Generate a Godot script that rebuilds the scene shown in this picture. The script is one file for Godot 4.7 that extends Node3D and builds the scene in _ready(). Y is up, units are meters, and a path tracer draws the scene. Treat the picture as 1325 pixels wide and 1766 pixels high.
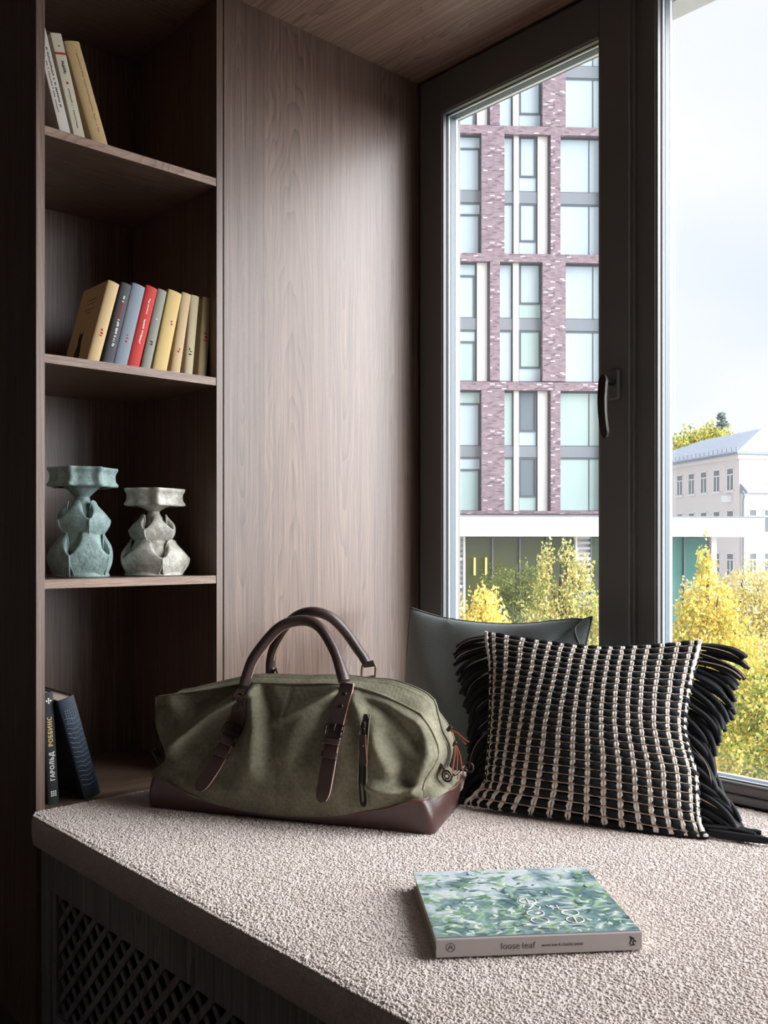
extends Node3D
# Reading nook by a window. x = 0 is the wall with the bookcase, z = 0 the inner face of the window, y = 0 the floor.

const NEAR := 0.05
var M := {}
var rng := RandomNumberGenerator.new()


func _ready() -> void:
	rng.seed = 7
	# ---- camera
	var cam := Camera3D.new()
	cam.name = "camera"
	cam.projection = Camera3D.PROJECTION_FRUSTUM
	cam.near = NEAR
	cam.far = 400.0
	cam.size = 2.0 * NEAR * 883.0 / 1597.0
	cam.frustum_offset = Vector2(0, NEAR * 57.0 / 1597.0)
	cam.position = Vector3(1.84, 0.99, 1.81)
	cam.rotation_degrees = Vector3(0, 47.7, 0)
	add_child(cam)
	cam.current = true
	# ---- sky, sun behind thin cloud, exposure
	var env := Environment.new()
	env.background_mode = Environment.BG_SKY
	env.sky = Sky.new()
	var pano := PanoramaSkyMaterial.new()
	pano.panorama = cloud_sky()
	env.sky.sky_material = pano
	env.background_energy_multiplier = 0.71
	env.tonemap_mode = Environment.TONE_MAPPER_LINEAR
	env.tonemap_exposure = 1.75
	env.sdfgi_enabled = true
	env.ssao_enabled = true
	env.ssil_enabled = true
	var we := WorldEnvironment.new()
	we.name = "world"
	we.environment = env
	add_child(we)
	var sun := DirectionalLight3D.new()
	sun.name = "sun"
	sun.light_color = Color(0.975, 0.985, 1.0)
	sun.light_energy = 3.1
	sun.light_angular_distance = 70.0
	sun.shadow_enabled = true
	add_child(sun)
	var az := deg_to_rad(53.0)
	var el := deg_to_rad(30.0)
	sun.look_at_from_position(Vector3.ZERO, Vector3(-sin(az) * cos(el), -sin(el), cos(az) * cos(el)))
	# ---- the place
	make_materials()
	build_shell()
	build_window()
	build_street()
	build_bookcase()
	build_bench()
	build_bag()
	build_green_pillow()
	build_woven_pillow()
	build_shelf_books()
	build_vases()
	build_cover_book()


# =====================================================================  helpers
func T() -> SurfaceTool:
	var st := SurfaceTool.new()
	st.begin(Mesh.PRIMITIVE_TRIANGLES)
	st.set_uv(Vector2.ZERO)
	return st


func obj(called: String, st: SurfaceTool, mat: Material, parent: Node = self) -> MeshInstance3D:
	st.generate_normals()
	var o := MeshInstance3D.new()
	o.name = called
	o.mesh = st.commit()
	o.material_override = mat
	put(o, called, parent)
	return o


func put(o: Node3D, called: String, parent: Node) -> void:
	var n := 0
	var use := called
	while parent.has_node(use):
		n += 1
		use = "%s_%03d" % [called, n]
	o.name = use
	parent.add_child(o, true)


func tag(o: Node, label: String, category: String, group := "") -> Node:
	o.set_meta("label", label)
	o.set_meta("category", category)
	if group:
		o.set_meta("group", group)
	return o


func thing(called: String, label: String, category: String, xf := Transform3D(), group := "") -> Node3D:
	var o := Node3D.new()
	o.transform = xf
	put(o, called, self)
	tag(o, label, category, group)
	return o


func structure(called: String, st: SurfaceTool, mat: Material, label: String) -> MeshInstance3D:
	var o := obj(called, st, mat)
	o.set_meta("kind", "structure")
	o.set_meta("label", label)
	o.set_meta("category", "window" if called.begins_with("window") else called.get_slice("_", 0))
	return o


func poly(st: SurfaceTool, p: Array, out: Vector3) -> void:
	var flip: bool = (p[1] - p[0]).cross(p[2] - p[0]).dot(out) > 0.0
	for i in range(1, p.size() - 1):
		if flip:
			st.add_vertex(p[0]); st.add_vertex(p[i + 1]); st.add_vertex(p[i])
		else:
			st.add_vertex(p[0]); st.add_vertex(p[i]); st.add_vertex(p[i + 1])


# a box with chamfered edges: centre, size, chamfer, turn
func cb(st: SurfaceTool, c: Vector3, s: Vector3, ch := 0.0, b := Basis()) -> void:
	st.set_smooth_group(-1)
	var h := s * 0.5
	ch = minf(ch, minf(h.x, minf(h.y, h.z)) * 0.9)
	var P := func(sx: float, sy: float, sz: float, face: int) -> Vector3:
		var q := Vector3(sx * h.x, sy * h.y, sz * h.z)
		if ch > 0.0:
			if face != 0: q.x -= sx * ch
			if face != 1: q.y -= sy * ch
			if face != 2: q.z -= sz * ch
		return c + b * q
	for f in 3:
		for s0 in [-1.0, 1.0]:
			var l := []
			for k in [[-1.0, -1.0], [1.0, -1.0], [1.0, 1.0], [-1.0, 1.0]]:
				var v := [k[0], k[1]]
				v.insert(f, s0)
				l.append(P.call(v[0], v[1], v[2], f))
			var n := Vector3.ZERO
			n[f] = s0
			poly(st, l, b * n)
	if ch <= 0.0:
		return
	for f in 3:      # edges run along axis f
		var g := (f + 1) % 3
		var k := (f + 2) % 3
		for sg in [-1.0, 1.0]:
			for sk in [-1.0, 1.0]:
				var l := []
				for e in [[-1.0, g], [1.0, g], [1.0, k], [-1.0, k]]:
					var v := Vector3.ZERO
					v[f] = e[0]; v[g] = sg; v[k] = sk
					l.append(P.call(v.x, v.y, v.z, e[1]))
				var n := Vector3.ZERO
				n[g] = sg; n[k] = sk
				poly(st, l, b * n)
	for sx in [-1.0, 1.0]:
		for sy in [-1.0, 1.0]:
			for sz in [-1.0, 1.0]:
				poly(st, [P.call(sx, sy, sz, 0), P.call(sx, sy, sz, 1), P.call(sx, sy, sz, 2)], b * Vector3(sx, sy, sz))


func box(lo: Vector3, hi: Vector3, ch := 0.0) -> SurfaceTool:
	var st := T()
	cb(st, (lo + hi) * 0.5, hi - lo, ch)
	return st


func addbox(st: SurfaceTool, lo: Vector3, hi: Vector3, ch := 0.0) -> void:
	cb(st, (lo + hi) * 0.5, hi - lo, ch)


# smooth surface from f(a, b), a and b in 0..1
func grid(st: SurfaceTool, f: Callable, na: int, nb: int, flip := false, group := 0) -> void:
	st.set_smooth_group(group)
	var pts := []
	for j in nb + 1:
		var row := []
		for i in na + 1:
			row.append(f.call(float(i) / na, float(j) / nb))
		pts.append(row)
	for j in nb:
		for i in na:
			var q := [pts[j][i], pts[j][i + 1], pts[j + 1][i + 1], pts[j + 1][i]]
			var uv := [Vector2(float(i) / na, float(j) / nb), Vector2(float(i + 1) / na, float(j) / nb), Vector2(float(i + 1) / na, float(j + 1) / nb), Vector2(float(i) / na, float(j + 1) / nb)]
			for k in ([0, 2, 1, 0, 3, 2] if not flip else [0, 1, 2, 0, 2, 3]):
				st.set_uv(uv[k])
				st.add_vertex(q[k])


func curve(p: Array, t: float) -> Variant:      # Catmull-Rom through points, t in 0..1
	var n := p.size() - 1
	var x := clampf(t, 0.0, 1.0) * n
	var i := mini(int(x), n - 1)
	var u := x - i
	var a = p[maxi(i - 1, 0)]
	var b = p[i]
	var c = p[i + 1]
	var d = p[mini(i + 2, n)]
	return ((b * 2.0) + (c - a) * u + (a * 2.0 - b * 5.0 + c * 4.0 - d) * u * u + (b * 3.0 - a - c * 3.0 + d) * u * u * u) * 0.5


func smooth_path(p: Array, n: int) -> Array:
	var out := []
	for i in n + 1:
		out.append(curve(p, float(i) / n))
	return out


# a tube along points; r is a number or one per point; flat squeezes the section along its second axis
func tube(st: SurfaceTool, pts: Array, r, sides := 8, closed := false, flat := 1.0, up := Vector3.ZERO) -> void:
	st.set_smooth_group(0)
	var n := pts.size()
	var rings := []
	var nrm := Vector3.ZERO
	for i in n:
		var t: Vector3
		if closed:
			t = (pts[(i + 1) % n] - pts[(i + n - 1) % n]).normalized()
		else:
			t = (pts[mini(i + 1, n - 1)] - pts[maxi(i - 1, 0)]).normalized()
		if i == 0:
			nrm = up if up != Vector3.ZERO else (Vector3.UP if absf(t.y) < 0.9 else Vector3.RIGHT)
		nrm = (nrm - t * nrm.dot(t)).normalized()
		var bi := t.cross(nrm)
		var rad: float = r[i] if r is Array else r
		var ring := []
		for k in sides:
			var an := TAU * k / sides
			ring.append(pts[i] + nrm * (cos(an) * rad * flat) + bi * (sin(an) * rad))
		rings.append(ring)
	for i in (n if closed else n - 1):
		var A: Array = rings[i]
		var B: Array = rings[(i + 1) % n]
		for k in sides:
			var k2 := (k + 1) % sides
			for v in [A[k], B[k], B[k2], A[k], B[k2], A[k2]]:
				st.add_vertex(v)
	if not closed:
		st.set_smooth_group(-1)
		poly(st, rings[0], pts[0] - pts[1])
		poly(st, rings[n - 1], pts[n - 1] - pts[n - 2])


# a strap: points, width direction(s), half widths, thickness; part 0 = both, 1 = faces, 2 = edges
func strap(st: SurfaceTool, pts: Array, side, hw, th: float, part := 0) -> void:
	st.set_smooth_group(0)
	var n := pts.size()
	var R := []
	for i in n:
		var t: Vector3 = (pts[mini(i + 1, n - 1)] - pts[maxi(i - 1, 0)]).normalized()
		var s: Vector3 = side[i] if side is Array else side
		s = (s - t * s.dot(t)).normalized()
		var nn := t.cross(s) * (th * 0.5)
		var w: float = hw[i] if hw is Array else hw
		R.append([pts[i] - s * w + nn, pts[i] + s * w + nn, pts[i] + s * w - nn, pts[i] - s * w - nn])
	for e in 4:
		if part == 1 and e % 2 == 1 or part == 2 and e % 2 == 0:
			continue
		st.set_smooth_group(e + 1)
		for i in n - 1:
			var out: Vector3 = (R[i][e] + R[i][(e + 1) % 4]) * 0.5 - pts[i]
			poly(st, [R[i][e], R[i][(e + 1) % 4], R[i + 1][(e + 1) % 4], R[i + 1][e]], out)
	if part != 1:
		st.set_smooth_group(-1)
		poly(st, R[0], pts[0] - pts[1])
		poly(st, R[n - 1], pts[n - 1] - pts[n - 2])


func lathe(st: SurfaceTool, prof: Array, segs := 24, c := Vector3.ZERO, shape = null) -> void:
	var f := func(a: float, b: float) -> Vector3:
		var p: Vector2 = curve(prof, b)
		var an := TAU * a
		var r := p.x
		if shape != null:
			r *= shape.call(an, b)
		return c + Vector3(cos(an) * r, p.y, sin(an) * r)
	grid(st, f, segs, prof.size() * 4, true)


func ball(st: SurfaceTool, c: Vector3, r: Vector3, n := 10, b := Basis()) -> void:
	grid(st, func(a: float, t: float) -> Vector3:
		var th := TAU * a
		var ph := PI * t
		return c + b * Vector3(cos(th) * sin(ph) * r.x, -cos(ph) * r.y, sin(th) * sin(ph) * r.z), n, n / 2 + 1, true)


func ellipse(c: Vector3, x: Vector3, y: Vector3, n := 16) -> Array:
	var o := []
	for i in n:
		o.append(c + x * cos(TAU * i / n) + y * sin(TAU * i / n))
	return o


func mm(called: String, mesh: Mesh, mat: Material, xs: Array, cols: Array, parent: Node) -> MultiMeshInstance3D:
	var m := MultiMesh.new()
	m.transform_format = MultiMesh.TRANSFORM_3D
	m.use_colors = cols.size() > 0
	m.mesh = mesh
	m.instance_count = xs.size()
	for i in xs.size():
		m.set_instance_transform(i, xs[i])
		if cols.size() > 0:
			m.set_instance_color(i, cols[i])
	var o := MultiMeshInstance3D.new()
	o.multimesh = m
	o.material_override = mat
	put(o, called, parent)
	o.set_meta("kind", "stuff")
	return o


func rgb(r: int, g: int, b: int) -> Color:
	return Color8(r, g, b)


func lettering(words: String, size: float, font := "Droid Sans", bold := false) -> TextMesh:
	var f := SystemFont.new()
	f.font_names = PackedStringArray([font])
	f.font_weight = 700 if bold else 400
	var t := TextMesh.new()
	t.text = words
	t.font = f
	t.font_size = 48
	t.pixel_size = size / 48.0
	t.depth = 0.0004
	t.curve_step = 2.0
	return t


func add_text(called: String, words: String, size: float, mat: Material, xf: Transform3D, parent: Node, bold := false, font := "Droid Sans") -> MeshInstance3D:
	var o := MeshInstance3D.new()
	o.mesh = lettering(words, size, font, bold)
	o.material_override = mat
	o.transform = xf
	put(o, called, parent)
	return o


# =====================================================================  materials
func noise(freq: float, s: int, oct := 3) -> FastNoiseLite:
	var n := FastNoiseLite.new()
	n.noise_type = FastNoiseLite.TYPE_SIMPLEX_SMOOTH
	n.frequency = freq
	n.seed = s
	n.fractal_octaves = oct
	return n


func mat(called: String, col: Color, rough := 0.6, metal := 0.0, spec := 0.5) -> StandardMaterial3D:
	var m := StandardMaterial3D.new()
	m.resource_name = called
	m.albedo_color = col
	m.roughness = rough
	m.metallic = metal
	m.metallic_specular = spec
	M[called] = m
	return m


func triplanar(m: StandardMaterial3D, sc: Vector3, world := false) -> void:
	m.uv1_triplanar = true
	m.uv1_world_triplanar = world
	m.uv1_scale = sc
	m.uv1_triplanar_sharpness = 8.0


func ntex(freq: float, s: int, w := 512, h := 512, oct := 4) -> NoiseTexture2D:
	var t := NoiseTexture2D.new()
	t.width = w
	t.height = h
	t.seamless = true
	t.noise = noise(freq, s, oct)
	return t


func cloud_sky() -> ImageTexture:
	var w := 1024
	var h := 512
	var im := Image.create_empty(w, h, false, Image.FORMAT_RGBF)
	var n := noise(1.6, 3, 4)
	for y in h:
		var ph := PI * (0.5 - (y + 0.5) / h)
		for x in w:
			var th := TAU * x / w
			var d := Vector3(cos(th) * cos(ph), sin(ph) * 2.0, sin(th) * cos(ph))
			var v := clampf(0.5 + n.get_noise_3dv(d) * 1.1, 0.0, 1.0)
			var c := Color(0.76, 0.83, 0.945).lerp(Color(0.935, 0.945, 0.965), v)
			im.set_pixel(x, y, c)
	return ImageTexture.create_from_image(im)


# walnut veneer: leaves of plain-sawn grain side by side, running along the picture's height
func veneer(w: int, h: int, wide: float, tall: float, s: int) -> Image:
	var im := Image.create_empty(w, h, false, Image.FORMAT_RGB8)
	var big := noise(1.0, s, 3)
	var fine := noise(1.0, s + 1, 2)
	var r := RandomNumberGenerator.new()
	r.seed = s
	var leaves := []
	for i in 12:
		leaves.append([r.randf_range(0.3, 0.7), r.randf_range(-0.6, 3.0), r.randf_range(0.030, 0.055), r.randf_range(-1, 1), r.randf_range(0.0045, 0.0075)])
	var light := Color8(132, 108, 92)
	var mid := Color8(107, 86, 73)
	var dark := Color8(79, 62, 52)
	for x in w:
		var X := wide * x / w
		var lf := wide / 4.0
		var k := int(X / lf) % 4
		var L: Array = leaves[k]
		var dx: float = X - (k + L[0]) * lf
		for y in h:
			var Y := tall * y / h
			var wr := big.get_noise_2d(X * 9.0 + k * 31.0, Y * 1.7) * 0.015
			var R := sqrt((dx + wr) * (dx + wr) + pow(L[2] * (Y - L[1]) + wr * 0.8, 2.0))
			var ring := fposmod(R / L[4] + big.get_noise_2d(X * 3.0, Y * 0.6 + 50.0) * 0.8, 1.0)
			var band := pow(ring, 3.0)
			var st := fine.get_noise_2d(X * 420.0, Y * 7.0)
			var st2 := fine.get_noise_2d(X * 90.0 + 300.0, Y * 1.6)
			var tone: float = 0.5 + 0.36 * st2 + 0.26 * st + 0.14 * L[3] - 0.40 * (band - 0.3)
			var c := dark.lerp(mid, clampf(tone * 2.0, 0.0, 1.0)).lerp(light, clampf(tone * 2.0 - 1.0, 0.0, 1.0))
			im.set_pixel(x, y, c)
	return im


func make_materials() -> void:
	var v := veneer(768, 1536, 0.7, 2.4, 11)
	var vt := ImageTexture.create_from_image(v)
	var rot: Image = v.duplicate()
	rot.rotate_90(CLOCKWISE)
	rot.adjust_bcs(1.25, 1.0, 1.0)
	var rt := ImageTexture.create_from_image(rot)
	var m := mat("walnut", Color.WHITE, 0.41, 0.0, 0.55)          # grain upright
	m.albedo_texture = vt
	triplanar(m, Vector3(1.0 / 0.7, 1.0 / 2.4, 1.0 / 0.7), true)
	m = mat("walnut_along_lit", Color.WHITE, 0.45, 0.0, 0.5)         # grain along x, brightened copy standing in for light on ceiling and shelf edges
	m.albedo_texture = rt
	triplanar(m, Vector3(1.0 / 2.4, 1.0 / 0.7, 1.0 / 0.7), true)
	mat("gap", Color8(20, 17, 15), 0.9)
	mat("plaster", Color8(196, 194, 190), 0.9)
	mat("room_wall", Color8(176, 174, 172), 0.9)
	mat("floor_wood", Color8(96, 76, 62), 0.5)
	m = mat("frame", Color8(98, 97, 95), 0.45, 0.0, 0.45)
	mat("gasket", Color8(18, 18, 18), 0.6)
	mat("spacer", Color8(200, 206, 208), 0.4, 0.2)
	mat("seal", Color8(70, 84, 92), 0.5)
	mat("outer_frame", Color8(214, 216, 216), 0.5)
	m = mat("glass", Color(0.9, 0.96, 0.95, 0.03), 0.0)
	m.transparency = BaseMaterial3D.TRANSPARENCY_ALPHA
	mat("handle_metal", Color8(52, 50, 48), 0.3, 0.75)
	mat("handle_highlight", Color8(190, 186, 180), 0.25, 0.9)  # pale metal painted on as the lever's edge highlights
	# bench
	m = mat("boucle", Color8(222, 211, 204), 0.95, 0.0, 0.2)
	m.vertex_color_use_as_albedo = true
	mat("boucle_base", Color8(214, 202, 195), 1.0, 0.0, 0.1)
	mat("base_paint", Color8(70, 70, 68), 0.6)
	var bp := M["base_paint"] as StandardMaterial3D
	bp.albedo_color = Color8(222, 236, 246)
	var pale: Image = v.duplicate()
	pale.adjust_bcs(1.7, 0.9, 0.35)
	bp.albedo_texture = ImageTexture.create_from_image(pale)
	triplanar(bp, Vector3(1.0 / 0.7, 1.0 / 2.4, 1.0 / 0.7), true)
	# bag
	m = mat("canvas", Color.WHITE, 0.85, 0.0, 0.3)
	m.albedo_texture = canvas_colour()
	m.uv1_scale = Vector3(1, 1, 1)
	m.heightmap_enabled = true
	m.heightmap_texture = weave_height(256, 64)
	m.heightmap_scale = 0.03
	triplanar(m, Vector3(2.2, 2.2, 2.2))
	m = mat("leather", Color8(74, 50, 46), 0.34, 0.0, 0.5)
	m.heightmap_enabled = true
	m.heightmap_texture = ntex(0.05, 5, 512, 512, 3)
	m.heightmap_scale = 0.02
	triplanar(m, Vector3(6, 6, 6))
	m = mat("strap_leather", Color8(68, 53, 49), 0.38, 0.0, 0.5)
	m.heightmap_enabled = true
	m.heightmap_texture = (M["leather"] as StandardMaterial3D).heightmap_texture
	m.heightmap_scale = 0.02
	triplanar(m, Vector3(8, 8, 8))
	mat("raw_edge", Color8(206, 164, 150), 0.7)
	mat("piping", Color8(104, 70, 56), 0.5)
	mat("tassel_leather", Color8(168, 96, 70), 0.6)
	mat("zip_tape", Color8(28, 29, 25), 0.85)
	mat("zip_teeth", Color8(88, 82, 66), 0.4, 0.8)
	mat("dark_metal", Color8(70, 66, 60), 0.32, 0.85)
	mat("brass", Color8(126, 110, 84), 0.32, 0.85)
	# pillows
	m = mat("herringbone", Color.WHITE, 0.95, 0.0, 0.2)
	m.albedo_texture = herringbone(256)
	m.uv1_scale = Vector3(11, 9, 1)
	m.heightmap_enabled = true
	m.heightmap_texture = m.albedo_texture
	m.heightmap_scale = 0.08
	m.rim_enabled = true
	m.rim = 0.6
	m.rim_tint = 0.5
	mat("seam_thread", Color8(170, 178, 176), 0.9)
	mat("black_yarn", Color8(30, 31, 33), 0.9, 0.0, 0.3)
	mat("white_yarn", Color8(228, 220, 210), 0.95, 0.0, 0.2)
	mat("thin_yarn", Color8(176, 158, 142), 0.95, 0.0, 0.2)
	mat("backing", Color8(26, 26, 28), 0.95)
	mat("fringe_black", Color8(27, 29, 32), 0.7, 0.0, 0.4)
	mat("frayed", Color8(176, 150, 132), 0.9)
	# paper and print
	m = mat("pages", Color8(214, 202, 180), 0.9)
	m.heightmap_enabled = true
	mat("page_edge", Color8(196, 184, 162), 0.9)
	m.heightmap_enabled = false
	mat("black_ink", Color8(40, 38, 36), 0.8)
	mat("red_ink", Color8(168, 40, 36), 0.8)
	mat("white_ink", Color8(225, 224, 218), 0.7)
	mat("brown_ink", Color8(128, 98, 62), 0.8)
	mat("spine_ink", Color8(88, 82, 82), 0.7)
	mat("hinge_teal", Color8(112, 138, 146), 0.4)
	mat("pale_navy", Color8(74, 92, 110), 0.4)  # lighter navy of the tooling and spine title
	mat("gold_ink", Color8(206, 178, 112), 0.5)
	# pottery
	for p in [["teal_glaze", Color8(140, 164, 160), 21], ["cream_glaze", Color8(206, 202, 190), 22]]:
		m = mat(p[0], p[1], 0.55, 0.0, 0.4)
		m.albedo_texture = mottle(p[2], 0.72, 1.0)
		m.heightmap_enabled = true
		m.heightmap_texture = ntex(0.03, p[2], 256, 256, 4)
		m.heightmap_scale = 0.12
		triplanar(m, Vector3(7, 7, 7))


func mottle(s: int, low: float, high: float) -> ImageTexture:
	var n := noise(0.02, s, 4)
	var n2 := noise(0.11, s + 4, 2)
	var im := Image.create_empty(256, 256, false, Image.FORMAT_RGB8)
	for y in 256:
		for x in 256:
			# periodic by folding the coordinates
			var fx := absf(x - 128.0)
			var fy := absf(y - 128.0)
			var v := clampf(0.55 + 0.6 * n.get_noise_2d(fx, fy) + 0.3 * n2.get_noise_2d(fx, fy), 0, 1)
			var k := lerpf(low, high, v)
			if n2.get_noise_2d(fx + 900, fy) > 0.42:
				k *= 0.90
			im.set_pixel(x, y, Color(k, k, k))
	return ImageTexture.create_from_image(im)


func canvas_colour() -> ImageTexture:
	var n := noise(0.012, 41, 4)
	var n2 := noise(0.09, 42, 3)
	var im := Image.create_empty(512, 512, false, Image.FORMAT_RGB8)
	for y in 512:
		for x in 512:
			var fx := absf(x - 256.0)
			var fy := absf(y - 256.0)
			var v := clampf(0.5 + 0.55 * n.get_noise_2d(fx, fy) + 0.35 * n2.get_noise_2d(fx, fy), 0, 1)
			im.set_pixel(x, y, Color8(104, 101, 84).lerp(Color8(144, 140, 119), v))
	return ImageTexture.create_from_image(im)


func weave_height(n: int, threads: int) -> ImageTexture:
	var im := Image.create_empty(n, n, false, Image.FORMAT_RGB8)
	for y in n:
		for x in n:
			var a := float(x) / n * threads
			var b := float(y) / n * threads
			var over := (int(a) + int(b)) % 2 == 0
			var h := absf(sin(PI * b)) if over else absf(sin(PI * a))
			im.set_pixel(x, y, Color(h, h, h))
	return ImageTexture.create_from_image(im)


func herringbone(n: int) -> ImageTexture:
	var im := Image.create_empty(n, n, false, Image.FORMAT_RGB8)
	var r := RandomNumberGenerator.new()
	r.seed = 5
	for y in n:
		for x in n:
			var a := float(x) / n * 8.0
			var b := float(y) / n * 8.0
			var up := int(a / 2.0) % 2 == 0
			var q := fposmod((a if up else -a) * 1.0 + b, 1.0)
			var k := 0.35 if q < 0.5 else 0.95
			k *= r.randf_range(0.75, 1.1)
			im.set_pixel(x, y, Color8(62, 70, 70).lerp(Color8(150, 160, 158), clampf(k, 0, 1)))
	return ImageTexture.create_from_image(im)


# =====================================================================  room shell
func build_shell() -> void:
	# wall with the wooden panel, beside the bookcase
	var w := structure("wall_left", box(Vector3(-0.62, 0, 0.0), Vector3(-0.02, 2.5, 0.64)), M["room_wall"], "wall faced with a tall walnut panel between bookcase and window")
	obj("panel", box(Vector3(-0.02, 0.42, 0.0), Vector3(0.0, 2.272, 0.6385), 0.0008), M["walnut"], w)
	structure("wall_behind_bookcase", box(Vector3(-0.62, 0, 0.64), Vector3(-0.43, 2.5, 1.06)), M["room_wall"], "plain wall behind the bookcase")
	# dark wooden wall face left of the nook, towards the room
	structure("wall_front", box(Vector3(-2.4, 0, 1.055), Vector3(-0.0185, 2.5, 1.078)), M["walnut"], "dark wooden wall face left of the bookcase")
	# ceiling of the nook and of the room beyond
	structure("ceiling", box(Vector3(-0.62, 2.272, -0.06), Vector3(3.4, 2.5, 1.12)), M["walnut_along_lit"], "walnut panelled ceiling above the window seat")
	structure("ceiling_room", box(Vector3(-2.4, 2.5, 1.0), Vector3(4.4, 2.62, 5.2)), M["room_wall"], "plain ceiling of the room in front of the nook")
	structure("floor", box(Vector3(-2.4, -0.12, -0.2), Vector3(4.4, 0.0, 5.2)), M["floor_wood"], "brown wooden floor of the room")
	structure("wall_room_left", box(Vector3(-2.5, 0, 1.0), Vector3(-2.4, 2.6, 5.2)), M["room_wall"], "left wall of the room behind the camera")
	structure("wall_room_right", box(Vector3(4.4, 0, 1.0), Vector3(4.5, 2.6, 5.2)), M["room_wall"], "right wall of the room behind the camera")
	structure("wall_room_back", box(Vector3(-2.5, 0, 5.2), Vector3(4.5, 2.6, 5.3)), M["room_wall"], "back wall of the room behind the camera")
	structure("wall_right", box(Vector3(3.2, 0, -0.2), Vector3(3.4, 2.5, 1.12)), M["walnut"], "walnut wall closing the nook on its right")
	structure("wall_front_right", box(Vector3(3.4, 0, 1.055), Vector3(4.4, 2.5, 1.12)), M["room_wall"], "wall face right of the nook")
	# outer wall round the window opening
	var o := T()
	addbox(o, Vector3(-2.4, -6, -0.2), Vector3(3.6, 0.42, -0.075))
	addbox(o, Vector3(-2.4, 2.25, -0.2), Vector3(3.6, 4.5, -0.075))
	addbox(o, Vector3(-2.4, 0.42, -0.2), Vector3(-0.10, 2.25, -0.075))
	addbox(o, Vector3(3.2, 0.42, -0.2), Vector3(3.6, 2.25, -0.075))
	structure("wall_window", o, M["plaster"], "pale plastered outer wall round the window opening")
	structure("wall_below_window", box(Vector3(-0.02, 0, -0.075), Vector3(3.2, 0.40, 0.0)), M["plaster"], "plastered wall below the window")
	structure("trim_outer_sill", box(Vector3(-0.1, 0.42, -0.24), Vector3(3.2, 0.436, -0.075), 0.003), M["spacer"], "grey metal sill outside the window")


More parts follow.
